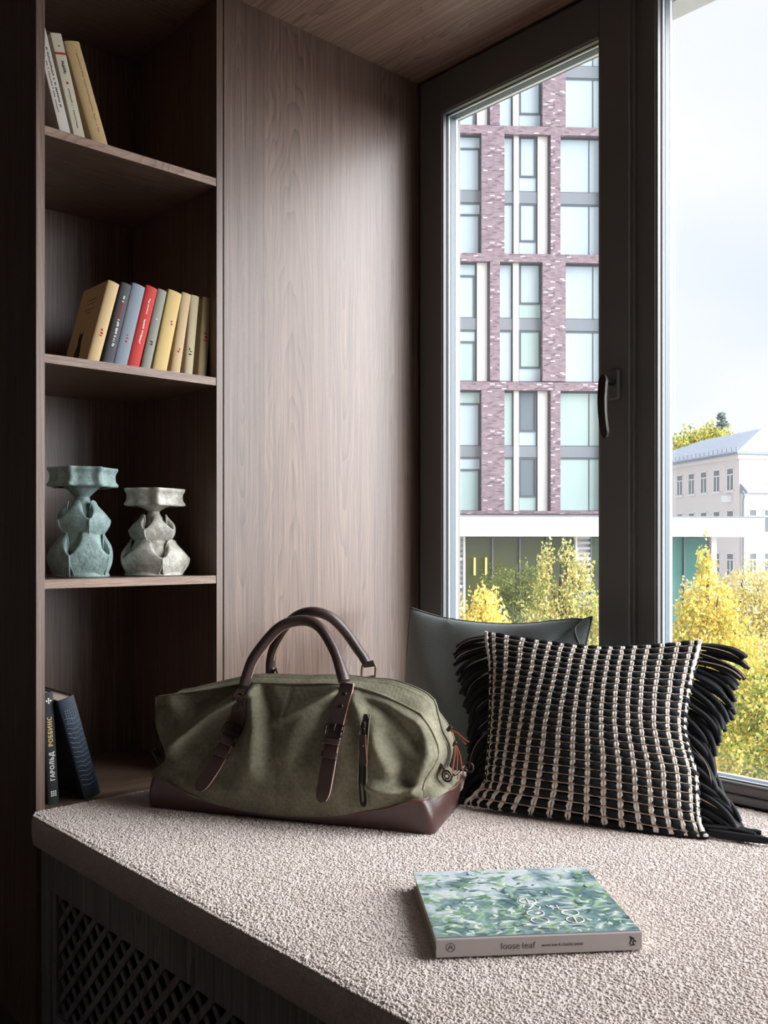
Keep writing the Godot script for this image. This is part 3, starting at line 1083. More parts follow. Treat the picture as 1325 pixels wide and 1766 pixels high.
func trees() -> void:
	var st := T()
	st.set_smooth_group(-1)
	var p := [Vector3(0, 0, -.5), Vector3(.32, .10, -.05), Vector3(0, 0, .5), Vector3(-.32, .10, -.05)]
	poly(st, [p[0], p[1], p[2]], Vector3.UP)
	poly(st, [p[0], p[2], p[3]], Vector3.UP)
	st.generate_normals()
	M["leaf_mesh"] = st.commit()
	var yellow := [Color8(240, 218, 112), Color8(246, 228, 136), Color8(232, 202, 96), Color8(226, 218, 128)]
	var lime := [Color8(190, 200, 122), Color8(216, 214, 140), Color8(164, 182, 110), Color8(228, 208, 142), Color8(222, 190, 138)]
	var green := [Color8(132, 156, 86), Color8(164, 180, 98), Color8(104, 136, 80), Color8(200, 200, 108)]
	var amber := [Color8(240, 212, 104), Color8(246, 224, 124), Color8(236, 200, 118), Color8(204, 208, 116), Color8(214, 214, 130)]
	var beige := [Color8(230, 216, 160), Color8(222, 208, 166), Color8(212, 208, 140), Color8(238, 220, 146)]
	var grp := "street trees"
	tree("yellow_tree", "bright yellow tree low in the left window pane beside the dark window frame", street(2.1, -6, 20), 6.0,
		[[-.2, 4.3, 0, 1.0, 1.3], [.65, 4.3, .2, .8, 1.0], [1.1, 3.6, .2, .8, 1.0], [-.9, 4.0, .3, .8, 1.1], [.1, 5.5, 0, .42, .65], [.0, 3.0, 0, 1.1, 1.1]], 4600, .095, yellow, 3)
	tree("maple_tree", "tall yellow-green tree with three leafy spires before the pavilion's glass front", street(4.2, -6, 22), 7.1,
		[[-.35, 6.2, 0, .26, .95], [.15, 6.2, .1, .27, 1.0], [.52, 5.95, 0, .30, .85], [-.45, 5.1, .1, .55, .9], [.25, 5.1, 0, .65, .9], [.75, 5.0, .1, .6, .9], [0, 4.0, 0, 1.15, 1.1], [.9, 3.9, .2, .8, 1.1], [-.95, 3.9, .2, .7, 1.0], [0, 2.6, 0, 1.3, 1.2]], 5200, .085, lime, 5)
	tree("amber_tree", "golden yellow tree with one tall spire, left in the right window pane", street(7.7, -6, 22), 7.0,
		[[-.05, 6.25, 0, .26, .85], [-.35, 5.3, .1, .45, .75], [.25, 5.35, 0, .45, .8], [-.6, 4.5, 0, .7, .8], [.35, 4.5, .1, .8, .9], [0, 3.4, 0, 1.2, 1.1], [.9, 3.6, .2, .7, .9], [0, 2.2, 0, 1.3, 1.2]], 5200, .095, amber, 7)
	tree("pale_tree", "pale straw-coloured tree behind the golden tree, at the right edge", street(11.6, -6, 30), 6.4,
		[[-.9, 4.9, 0, 1.1, 1.2], [.6, 5.1, 0, 1.2, 1.3], [2.0, 4.9, 0, 1.2, 1.4], [0, 3.4, 0, 1.9, 1.4]], 3200, .11, beige, 9)
	tree("green_tree", "green and yellow mixed tree low at the right edge of the window", street(7.3, -6, 17.5), 5.4,
		[[-.3, 4.0, 0, .95, .9], [.7, 4.3, .2, .9, .9], [-.1, 2.9, .3, 1.2, .9], [1.3, 3.1, 0, 1.0, 1.0], [.3, 1.9, .4, 1.4, .9]], 4600, .09, green + yellow, 11)
	tree("green_shrub", "dark green shrub lowest at the right edge, just above the window frame", street(6.7, -6, 15.5), 3.2,
		[[0, 2.0, 0, .9, .8], [.9, 1.9, .2, .9, .8], [-.8, 1.7, .2, .8, .8], [.2, 1.1, .3, 1.4, .8]], 4200, .085, green, 13)
	tree("far_tree", "yellow-green tree top rising behind the stucco house's roof", street(40.5, -6, 118), 21.5,
		[[-1.5, 18.6, 0, 2.9, 3.0], [1.2, 19.6, 0, 2.6, 2.6], [3.4, 18.9, 0, 2.0, 2.6], [0, 16, 0, 4, 3]], 420, .42, green + yellow, 15)
	tree("added_olive_tree", "added olive-green tree in place of foliage reflected in the pavilion glass", street(5.3, -6, 37), 6.8,
		[[-.5, 5.0, 0, 1.0, 1.2], [.6, 5.2, 0, .9, 1.1], [0, 3.8, 0, 1.5, 1.3], [-1.0, 3.6, 0, 1.0, 1.1]], 2600, .09, [Color8(112, 124, 62), Color8(134, 138, 74), Color8(92, 108, 58)], 23)  # added tree, stands in for foliage reflected in the dark glass
	var sp := []
	for i in 9:
		sp.append([sin(i * 2.4) * (.4 + .14 * i), 23.6 - i * .95, cos(i * 2.4) * .4, .6 + .16 * i, .6])
	tree("far_spruce", "thin dark spruce tip above the stucco house's roof", street(43.6, -6, 120), 23.5, sp, 700, .34, [Color8(128, 140, 140), Color8(150, 160, 154)], 17)
	# more of the row beyond both sides of the window
	tree("street_tree", "yellow-green street tree left of the view", street(-1.6, -6, 21), 6.6, [[0, 4.6, 0, 1.3, 1.5], [.5, 3.2, 0, 1.4, 1.2]], 2200, .09, lime, 19)
	tree("street_tree", "green street tree right of the view", street(12.2, -6, 20), 6.6, [[0, 4.6, 0, 1.4, 1.5], [.5, 3.2, 0, 1.5, 1.2]], 2200, .09, green, 21)


# =====================================================================  weekend bag
# own axes: x along the bag, y up, z towards the room; the depth is 0.22
const BAG_D := 0.22
var folds := []


func bag_edge(which: String, t: float) -> Vector2:
	match which:
		"bottom": return curve([Vector2(.014, .064), Vector2(.09, .036), Vector2(.19, .018), Vector2(.295, .012), Vector2(.4, .019), Vector2(.493, .038), Vector2(.580, .061)], t)
		"top": return curve([Vector2(-.012, .213), Vector2(.10, .231), Vector2(.2, .250), Vector2(.3, .2525), Vector2(.4, .256), Vector2(.48, .241), Vector2(.56, .209)], t)
		"left": return curve([Vector2(.014, .064), Vector2(.028, .098), Vector2(-.004, .15), Vector2(-.012, .213)], t)
	return curve([Vector2(.580, .061), Vector2(.578, .090), Vector2(.600, .135), Vector2(.586, .175), Vector2(.56, .209)], t)


func bag_flat(a: float, b: float) -> Vector2:
	var B := bag_edge("bottom", a)
	var Tp := bag_edge("top", a)
	var L := bag_edge("left", b)
	var R := bag_edge("right", b)
	var c00 := bag_edge("bottom", 0)
	var c10 := bag_edge("bottom", 1)
	var c01 := bag_edge("top", 0)
	var c11 := bag_edge("top", 1)
	return B.lerp(Tp, b) + L.lerp(R, a) - (c00.lerp(c10, a)).lerp(c01.lerp(c11, a), b)


func bag_z(a: float, b: float) -> float:
	var ze := lerpf(-0.004, -0.062, b) - 0.012 * sin(PI * b)
	var zm := lerpf(0.010, -0.066, pow(b, 1.7)) + 0.020 * sin(PI * b)
	return lerpf(ze, zm, pow(sin(PI * clampf(a, 0, 1)), 0.6))


func seg_dist(p: Vector2, a: Vector2, b: Vector2) -> Vector2:   # distance, how far along
	var d := b - a
	var t := clampf((p - a).dot(d) / d.length_squared(), 0, 1)
	return Vector2(p.distance_to(a + d * t), t)


func bag_fold(p: Vector2) -> float:
	var z := 0.0
	for f in folds:
		var n: int = f.p.size() - 1
		var best := 9.0
		var at := 0.0
		for i in n:
			var q := seg_dist(p, f.p[i], f.p[i + 1])
			if q.x < best:
				best = q.x
				at = (i + q.y) / n
		var w: float = lerpf(f.w, f.w2, at)
		z += 1.3 * f.h * lerpf(f.s0, f.s1, at) * exp(-(best / w) * (best / w))
	return z


func bag_front(a: float, b: float) -> Vector3:
	var p := bag_flat(a, b)
	var fade := smoothstep(0.0, 0.10, b) * smoothstep(0.0, 0.05, a) * smoothstep(0.0, 0.05, 1.0 - a) * (1.0 - 0.4 * smoothstep(0.85, 1.0, b))
	fade *= 1.0 - 0.85 * exp(-pow((p.x - 0.466) / 0.016, 2.0)) * smoothstep(0.225, 0.20, p.y)      # the pocket zip holds the cloth flat
	return Vector3(p.x, p.y, bag_z(a, b) + bag_fold(p) * fade)


func bag_at(s: float, y: float) -> Vector3:      # point of the front canvas at a place along and a height
	var a := clampf((s + 0.01) / 0.59, 0, 1)
	var b := clampf(y / 0.25, 0, 1)
	for i in 12:
		var p := bag_flat(a, b)
		a = clampf(a + (s - p.x) / 0.58, 0, 1)
		b = clampf(b + (y - p.y) / 0.24, 0, 1)
	return bag_front(a, b)


func bag_rim(t: float) -> Vector2:                # outline of the side panels: up the left, over the top, down the right
	if t < 0.2: return bag_edge("left", t / 0.2)
	if t < 0.8: return bag_edge("top", (t - 0.2) / 0.6)
	return bag_edge("right", 1.0 - (t - 0.8) / 0.2)


func bag_rim_z(t: float) -> float:
	if t < 0.2: return bag_z(0, t / 0.2)
	if t < 0.8: return bag_z((t - 0.2) / 0.6, 1)
	return bag_z(1, 1.0 - (t - 0.8) / 0.2)


func bag_gusset(t: float, c: float) -> Vector3:
	var p := bag_rim(t)
	var d := (bag_rim(minf(t + 0.01, 1.0)) - bag_rim(maxf(t - 0.01, 0.0))).normalized()
	var n := Vector2(-d.y, d.x)
	var out: float = curve([0.020, 0.0, -0.020, -0.006, 0.006, 0.010, 0.010, 0.010, 0.010, 0.012, 0.024, 0.026, 0.0, 0.014, 0.042], t)
	# lips of the zip stand up beside its middle line
	var m := absf(c - 0.5)
	var lip := 0.004 * (exp(-pow((m - 0.085) / 0.022, 2.0)) + 0.7 * exp(-pow((m - 0.17) / 0.02, 2.0)))
	var q := p + n * (out * pow(maxf(sin(PI * c), 0.0), lerpf(0.4, 1.0, smoothstep(0.0, 0.12, minf(t, 1.0 - t)))) + lip * smoothstep(0.10, 0.2, t) * smoothstep(0.0, 0.1, 1.0 - t))
	var zf := bag_rim_z(t)
	return Vector3(q.x, q.y, lerpf(zf, -BAG_D - zf, c))


func bag_rect(t: float, grow: float, r: float) -> Vector2:   # rounded outline of the base, t in 0..1, starting front left
	var w := 0.606
	var d := BAG_D
	var pts := []
	var x0 := 0.0 - grow
	var x1 := w + grow
	var z1 := 0.0 + grow
	var z0 := -d - grow
	for k in [[x0 + r, z1 - r, 180, 90], [x1 - r, z1 - r, 90, 0], [x1 - r, z0 + r, 0, -90], [x0 + r, z0 + r, -90, -180]]:
		for i in 4:
			var an := deg_to_rad(lerpf(k[2], k[3], i / 3.0))
			pts.append(Vector2(k[0] + cos(an) * r, k[1] + sin(an) * r))
	# walk by arc length
	pts.append(pts[0])
	var L := 0.0
	for i in pts.size() - 1: L += pts[i].distance_to(pts[i + 1])
	var want := t * L
	for i in pts.size() - 1:
		var l: float = pts[i].distance_to(pts[i + 1])
		if want <= l + 1e-7:
			return pts[i].lerp(pts[i + 1], want / maxf(l, 1e-6))
		want -= l
	return pts[0]


func bag_base_top(t: float) -> Vector3:
	var p := bag_rect(t, 0.006, 0.012)
	var s := clampf(p.x / 0.606, 0, 1)
	var y := bag_edge("bottom", s).y
	var endk := maxf(smoothstep(0.03, -0.008, p.x), smoothstep(0.575, 0.612, p.x))
	var mid := 1.0 - absf((p.y + BAG_D * 0.5) / (BAG_D * 0.5))
	y += endk * 0.008 * clampf(mid, 0, 1)
	var m := smoothstep(0.0, 1.0, clampf(mid * 1.25, 0, 1))
	var x := p.x + smoothstep(0.50, 0.60, p.x) * lerpf(-0.026, 0.012, m) + smoothstep(0.10, 0.0, p.x) * lerpf(0.022, 0.002, m)
	return Vector3(x, y + 0.001, p.y)


func build_bag() -> void:
	var xf := Transform3D(Basis(Vector3.UP, deg_to_rad(30.3)), Vector3(0.129, 0.4595, 0.907))
	var g := thing("weekend_bag", "olive waxed canvas weekend bag with dark leather base, handles and buckled straps", "bag", xf)
	for f in [
		[[Vector2(.208, .236), Vector2(.125, .188), Vector2(.052, .118)], .016, .010, .013, 1.0, 0.8],
		[[Vector2(.195, .240), Vector2(.12, .215), Vector2(.03, .160)], -.012, .014, .020, 1.0, 0.7],
		[[Vector2(.20, .19), Vector2(.15, .14), Vector2(.10, .075)], -.010, .014, .022, 0.6, 1.0],
		[[Vector2(.218, .240), Vector2(.238, .17), Vector2(.242, .095)], .016, .010, .022, 1.0, 0.7],
		[[Vector2(.20, .18), Vector2(.205, .12), Vector2(.19, .075)], -.011, .016, .018, 1.0, 0.8],
		[[Vector2(.235, .238), Vector2(.272, .185), Vector2(.285, .11)], -.013, .012, .022, 1.0, 0.5],
		[[Vector2(.395, .246), Vector2(.335, .213), Vector2(.275, .185)], .009, .006, .010, 1.0, 0.9],
		[[Vector2(.385, .246), Vector2(.33, .195), Vector2(.305, .12)], .006, .012, .024, 1.0, 0.6],
		[[Vector2(.385, .20), Vector2(.36, .14), Vector2(.345, .09)], -.010, .016, .026, 0.8, 0.7],
		[[Vector2(.425, .246), Vector2(.49, .214), Vector2(.555, .16)], -.010, .012, .018, 0.8, 1.0],
		[[Vector2(.428, .240), Vector2(.47, .18), Vector2(.515, .115)], .013, .010, .018, 0.8, 1.0],
		[[Vector2(.50, .165), Vector2(.53, .125), Vector2(.545, .085)], -.015, .020, .018, 0.7, 1.0],
		[[Vector2(.475, .085), Vector2(.52, .074), Vector2(.56, .075)], .012, .013, .010, 1.0, 0.5],
		[[Vector2(.565, .195), Vector2(.585, .14), Vector2(.57, .09)], .008, .010, .014, 1.0, 0.8],
		[[Vector2(.03, .20), Vector2(.06, .17), Vector2(.06, .11)], .009, .022, .022, 1.0, 0.8],
		[[Vector2(.295, .245), Vector2(.295, .14), Vector2(.295, .015)], -.0030, .0024, .0024, 1.0, 1.0],
		[[Vector2(.205, .228), Vector2(.14, .195), Vector2(.06, .128)], .006, .005, .006, 1.0, 1.0],
		[[Vector2(.39, .243), Vector2(.34, .222), Vector2(.285, .196)], .005, .004, .006, 1.0, 0.6],
		[[Vector2(.43, .243), Vector2(.50, .222), Vector2(.555, .196)], .006, .005, .007, 0.8, 1.0],
		[[Vector2(.46, .098), Vector2(.475, .078), Vector2(.56, .074)], .008, .006, .006, 1.0, 1.0],
	]:
		folds.append({"p": f[0], "h": f[1], "w": f[2], "w2": f[3], "s0": f[4], "s1": f[5]})
	# canvas body: front, back, and the strip that runs up, over and down between them
	var st := T()
	grid(st, bag_front, 110, 60)
	grid(st, func(a: float, b: float) -> Vector3:
		var p := bag_flat(a, b)
		return Vector3(p.x, p.y + 0.006 * b * sin(PI * a), -BAG_D - bag_z(a, b)), 40, 20, true)
	grid(st, bag_gusset, 120, 40)
	obj("canvas_body", st, M["canvas"], g)
	# dark lining seen between canvas and base
	# leather base
	st = T()
	grid(st, func(t: float, h: float) -> Vector3:
		var lo := bag_rect(1.0 - t, -0.004, 0.012)
		var hi := bag_base_top(1.0 - t)
		var p := Vector3(lo.x, 0.0, lo.y).lerp(hi, h)
		var o := Vector3(p.x - 0.303, 0, p.z + 0.11).normalized()
		return p + o * 0.005 * sin(PI * h), 160, 8, false)
	grid(st, func(t: float, h: float) -> Vector3:
		var lo := bag_rect(1.0 - t, -0.004, 0.012)
		return Vector3(0.303, 0.0005, -0.11).lerp(Vector3(lo.x, 0.0, lo.y), h), 80, 2, false, 3)
	obj("leather_base", st, M["leather"], g)
	st = T()
	var rim := []
	for i in 160:
		rim.append(bag_base_top(i / 160.0) + Vector3(0, 0.0012, 0))
	tube(st, rim, 0.0022, 6, true)
	obj("piping", st, M["piping"], g)
	# zip over the top
	var zl := []
	for i in 70:
		var t := lerpf(0.10, 0.93, i / 69.0)
		var d := bag_gusset(minf(t + 0.005, 1), 0.5) - bag_gusset(maxf(t - 0.005, 0), 0.5)
		zl.append(bag_gusset(t, 0.5) + Vector3(-d.y, d.x, 0).normalized() * 0.0012)
	st = T()
	strap(st, zl, Vector3.BACK, 0.0085, 0.001)
	var zt := obj("zip", st, M["zip_tape"], g)
	st = T()
	strap(st, zl.map(func(q): return q + Vector3(0, 0.001, 0)), Vector3.BACK, 0.0028, 0.002)
	obj("zip_teeth", st, M["zip_teeth"], zt)
	# edge seams where the strip meets the side panels
	for side in 2:
		var seam := []
		for i in 60:
			var t := lerpf(0.06, 0.97, i / 59.0)
			seam.append(bag_gusset(t, 0.0 if side == 0 else 1.0))
		st = T()
		tube(st, seam, 0.0024, 6)
		obj("seam", st, M["canvas"], g)
	# handles
	bag_handle(g, [Vector3(.197, .252, -.052), Vector3(.203, .272, -.050), Vector3(.218, .309, -.055), Vector3(.262, .364, -.070), Vector3(.308, .380, -.080), Vector3(.345, .369, -.080), Vector3(.378, .330, -.070), Vector3(.399, .292, -.058), Vector3(.411, .266, -.050)], .0102)
	bag_handle(g, [Vector3(.199, .262, -.172), Vector3(.204, .296, -.165), Vector3(.226, .334, -.150), Vector3(.266, .374, -.122), Vector3(.296, .391, -.112), Vector3(.327, .395, -.112), Vector3(.355, .384, -.122), Vector3(.379, .356, -.140), Vector3(.402, .315, -.160), Vector3(.415, .291, -.168)], .0098)
	# folded leather tabs and rings that carry the back handle
	st = T()
	tube(st, rounded_rect(Vector3(.420, .270, -.170), Vector3(.0135, 0, -.004), Vector3(.001, .016, 0), .4), 0.0022, 7, true)
	obj("handle_ring", st, M["brass"], g)
	st = T()
	strap(st, [Vector3(.421, .290, -.163), Vector3(.4215, .284, -.168), Vector3(.421, .280, -.172)], Vector3(1, .1, -.3), .0115, .004)
	strap(st, [Vector3(.421, .260, -.164), Vector3(.422, .254, -.166), Vector3(.423, .242, -.170)], Vector3(1, 0, -.3), .0115, .005)
	obj("handle_tab", st, M["strap_leather"], g)
	st = T()
	strap(st, [Vector3(.199, .268, -.170), Vector3(.200, .254, -.166), Vector3(.204, .240, -.160)], Vector3(1, 0, .5), .0115, .005)
	strap(st, [Vector3(.214, .268, -.165), Vector3(.219, .254, -.163), Vector3(.213, .238, -.160)], Vector3(.5, 0, 1), .011, .004)
	obj("handle_tab", st, M["strap_leather"], g)
	# the two buckled straps of the front handle
	bag_strap(g, [Vector3(.199, .253, .004), Vector3(.1965, .235, .004), Vector3(.192, .205, .004), Vector3(.186, .165, .006), Vector3(.178, .135, .008), Vector3(.168, .105, .014), Vector3(.153, .077, .022), Vector3(.136, .054, .026)])
	bag_strap(g, [Vector3(.413, .262, .004), Vector3(.412, .245, .004), Vector3(.409, .215, .004), Vector3(.406, .180, .006), Vector3(.404, .150, .008), Vector3(.403, .115, .012), Vector3(.400, .080, .018), Vector3(.395, .052, .022)])
	# pocket zip on the front
	var top := bag_at(.462, .206)
	var line := []
	for i in 20:
		var y := lerpf(.208, .044, i / 19.0)
		line.append(bag_at(lerpf(.4605, .470, i / 19.0), y) + Vector3(0, 0, .0024))
	st = T()
	var hw := []
	for i in 20:
		hw.append(0.0078 * sqrt(clampf(minf(i, 19 - i) / 1.5 + 0.15, 0, 1)))
	strap(st, line, Vector3.RIGHT, hw, .0014)
	var pz := obj("pocket_zip", st, M["zip_tape"], g)
	for k in [-1.0, 1.0]:
		st = T()
		tube(st, line.map(func(q): return q + Vector3(k * .0085, 0, .0002)), .0016, 6)
		obj("welt", st, M["canvas"], pz)
	st = T()
	strap(st, line.slice(6, 19).map(func(q): return q + Vector3(0, 0, .0012)), Vector3.RIGHT, .0024, .0012)
	obj("zip_teeth", st, M["zip_teeth"], pz)
	st = T()
	cb(st, line[2] + Vector3(0, 0, .005), Vector3(.009, .012, .005), .002)
	tube(st, rounded_rect(line[3] + Vector3(0, -.004, .007), Vector3(.0042, 0, 0), Vector3(0, .008, .002), .5), .0012, 6, true)
	obj("zip_slider", st, M["dark_metal"], pz)
	st = T()
	var tabp := [line[4] + Vector3(0, 0, .007), line[6] + Vector3(.001, 0, .007), line[8] + Vector3(.003, 0, .008), line[10] + Vector3(.005, .004, .009), line[10] + Vector3(.006, -.002, .010)]
	strap(st, tabp, Vector3(1, .05, -.05), [.0062, .0066, .0070, .0072, .0040], .0028, 1)
	obj("zip_pull", st, M["strap_leather"], pz)
	st = T()
	strap(st, tabp, Vector3(1, .05, -.05), [.0063, .0067, .0071, .0073, .0041], .0026, 2)
	obj("zip_pull_edge", st, M["tassel_leather"], pz)
	st = T()
	ball(st, tabp[1] + Vector3(0, -.002, .002), Vector3(.003, .003, .0016), 10)
	obj("rivet", st, M["dark_metal"], pz)
	# right end: zip sliders with leather strings, swivel clip and rings
	var e := Vector3(.603, .172, -.105)
	st = T()
	cb(st, e + Vector3(.004, .004, 0), Vector3(.008, .014, .010), .002, Basis(Vector3.BACK, -0.7))
	cb(st, e + Vector3(.016, -.024, .006), Vector3(.007, .012, .009), .002, Basis(Vector3.BACK, -0.3))
	obj("zip_slider", st, M["dark_metal"], g)
	for q in [[e + Vector3(.006, .0, .0), Vector3(.030, -.026, -.004), .6], [e + Vector3(.006, .002, .0), Vector3(.036, -.022, .0), .6], [e + Vector3(.016, -.026, .006), Vector3(-.002, -.060, .012), .9],
		[e + Vector3(.018, -.027, .006), Vector3(.006, -.062, .010), .9], [e + Vector3(.019, -.028, .004), Vector3(.016, -.058, .004), .9], [e + Vector3(.016, -.026, .008), Vector3(.000, -.052, .018), .8]]:
		st = T()
		var d: Vector3 = q[1]
		strap(st, [q[0], q[0] + d * .35 + Vector3(.002, .002, 0), q[0] + d * .7, q[0] + d], Vector3(.3, .2, 1), .0026, .0022)
		obj("leather_string", st, M["tassel_leather"], g)
	st = T()
	tube(st, ellipse(Vector3(.612, .094, -.062), Vector3(.010, 0, .004), Vector3(0, .0105, .002), 16), .0021, 7, true)
	tube(st, ellipse(Vector3(.612, .094, -.062), Vector3(.0048, 0, .002), Vector3(0, .005, .001), 12), .0016, 6, true)
	tube(st, ellipse(Vector3(.643, .100, -.118), Vector3(.009, 0, .003), Vector3(0, .010, .003), 16), .0019, 7, true)
	tube(st, [Vector3(.622, .092, -.080), Vector3(.630, .098, -.100), Vector3(.634, .103, -.112)], .0026, 7)
	obj("swivel_clip", st, M["dark_metal"], g)
	st = T()
	strap(st, [Vector3(.586, .125, -.07), Vector3(.600, .112, -.070), Vector3(.608, .100, -.066)], Vector3(.2, .2, 1), .010, .004)
	obj("clip_tab", st, M["strap_leather"], g)
	# left end: ring, clip and side strap
	st = T()
	tube(st, rounded_rect(Vector3(-.026, .135, -.085), Vector3(.006, 0, .012), Vector3(-.004, .022, 0), .5), .0022, 7, true)
	tube(st, ellipse(Vector3(-.010, .098, -.060), Vector3(.009, 0, .004), Vector3(0, .008, .003), 14), .002, 7, true)
	tube(st, [Vector3(-.022, .116, -.078), Vector3(-.018, .106, -.070), Vector3(-.012, .103, -.064)], .0026, 7)
	obj("swivel_clip", st, M["dark_metal"], g)
	st = T()
	strap(st, [Vector3(-.020, .175, -.090), Vector3(-.026, .158, -.090), Vector3(-.027, .150, -.088)], Vector3(.2, 0, 1), .010, .004)
	strap(st, [Vector3(-.012, .096, -.060), Vector3(.002, .086, -.050), Vector3(.016, .070, -.040)], Vector3(.3, 0, 1), .012, .004)
	obj("clip_tab", st, M["strap_leather"], g)


func rounded_rect(c: Vector3, x: Vector3, y: Vector3, r: float) -> Array:
	var o := []
	for i in 28:
		var an := TAU * i / 28.0
		var u := Vector2(cos(an), sin(an))
		var k := pow(pow(absf(u.x), 2.0 / r) + pow(absf(u.y), 2.0 / r), -r / 2.0)
		o.append(c + x * (u.x * k) + y * (u.y * k))
	return o


func bag_handle(g: Node, pts: Array, r: float) -> void:
	var p := smooth_path(pts, 48)
	var rad := []
	for i in 49:
		var e := minf(i, 48 - i) / 6.0
		rad.append(r * (1.0 if e > 1.0 else lerpf(0.85, 1.0, e)))
	var st := T()
	tube(st, p, rad, 14)
	var h := obj("handle", st, M["strap_leather"], g)
	# cuffs where the rolled leather flattens out
	for k in 2:
		var i0 := 0 if k == 0 else 48
		var d := 1 if k == 0 else -1
		st = T()
		tube(st, [p[i0], p[i0 + d * 3], p[i0 + d * 6], p[i0 + d * 9]], [r * 1.32, r * 1.30, r * 1.2, r * 1.04], 14, false, 0.8)
		obj("cuff", st, M["strap_leather"], h)
	# stitched seam along the inside of the roll
	st = T()
	var c := Vector3(0.31, 0.27, p[24].z)
	tube(st, p.slice(4, 45).map(func(q): return q + (c - q).normalized() * r * 0.98), 0.0018, 5)
	obj("stitched_edge", st, M["raw_edge"], h)


func bag_strap(g: Node, pts: Array) -> void:
	var fine := smooth_path(pts, 30)
	var p := []
	var hw := []
	for i in 31:
		var q: Vector3 = fine[i]
		p.append(bag_at(q.x, minf(q.y, .25)) + Vector3(0, maxf(q.y - .25, 0), q.z))
		var e := (30 - i) / 4.0
		hw.append(0.0135 * (1.0 if e >= 1.0 else sqrt(maxf(1.0 - (1.0 - e) * (1.0 - e), 0.0)) * 0.92 + 0.08))
	# even out the wrinkles under the leather
	for n in 3:
		var sm := p.duplicate()
		for i in range(1, 30):
			sm[i] = Vector3(p[i].x, p[i].y, maxf((p[i - 1].z + p[i].z + p[i + 1].z) / 3.0, p[i].z - 0.002))
		p = sm
	var side := Vector3(1, 0.0, 0.0)
	var dir: Vector3 = (p[30] - p[0]).normalized()
	side = Vector3(-dir.y, dir.x, 0).normalized()
	var st := T()
	strap(st, p, side, hw, .0056, 1)
	var s := obj("strap", st, M["strap_leather"], g)
	st = T()
	strap(st, p, side, hw.map(func(q): return q * 1.012), .0052, 2)
	obj("strap_edge", st, M["raw_edge"], s)
	# rivets, buckle with prong, keepers
	for i in [5, 8]:
		st = T()
		ball(st, p[i] + Vector3(0, 0, .0022), Vector3(.0052, .0052, .0026), 12)
		obj("rivet", st, M["dark_metal"], s)
	var c: Vector3 = p[13] + Vector3(0, 0, .005)
	var up: Vector3 = (p[11] - p[15]).normalized()
	st = T()
	tube(st, rounded_rect(c, side * .0178, up * .0125, .35), .0019, 7, true)
	tube(st, [c - side * .017, c + side * .017], .0016, 7)
	tube(st, [c + Vector3(0, 0, .0015), c + up * .007 + Vector3(0, 0, .003), c + up * .0135 + Vector3(0, 0, .002)], .0014, 6)
	obj("buckle", st, M["dark_metal"], s)
	for k in [[16, 1.10], [19, 1.06]]:
		var i: int = k[0]
		var cc: Vector3 = p[i] + Vector3(0, 0, .001)
		var ring := rounded_rect(cc, side * (.0135 * k[1] + .0016), (p[i - 1] - p[i + 1]).normalized().cross(side).normalized() * .0048, .3)
		st = T()
		var axis: Vector3 = (p[i - 1] - p[i + 1]).normalized()
		ring.append(ring[0])
		strap(st, ring, axis, .0055, .0018, 1)
		var kp := obj("keeper", st, M["strap_leather"], s)
		st = T()
		strap(st, ring, axis, .0056, .0017, 2)
		obj("keeper_edge", st, M["raw_edge"], kp)


# =====================================================================  pillows
func coons(bo: Array, to: Array, le: Array, ri: Array, a: float, b: float) -> Vector2:
	# the outline's wiggles fade quickly towards the middle
	var l0: Vector2 = le[0].lerp(le[-1], b)
	var r0: Vector2 = ri[0].lerp(ri[-1], b)
	var b0: Vector2 = bo[0].lerp(bo[-1], a)
	var t0: Vector2 = to[0].lerp(to[-1], a)
	var p := l0.lerp(r0, a)
	p += (curve(le, b) - l0) * pow(1.0 - a, 2.2) + (curve(ri, b) - r0) * pow(a, 2.2)
	p += (curve(bo, a) - b0) * (1.0 - b) + (curve(to, a) - t0) * b
	return p


func puff(a: float, b: float, k := 0.6) -> float:
	return pow(maxf(sin(PI * a), 0.0), k) * pow(maxf(sin(PI * b), 0.0), k)


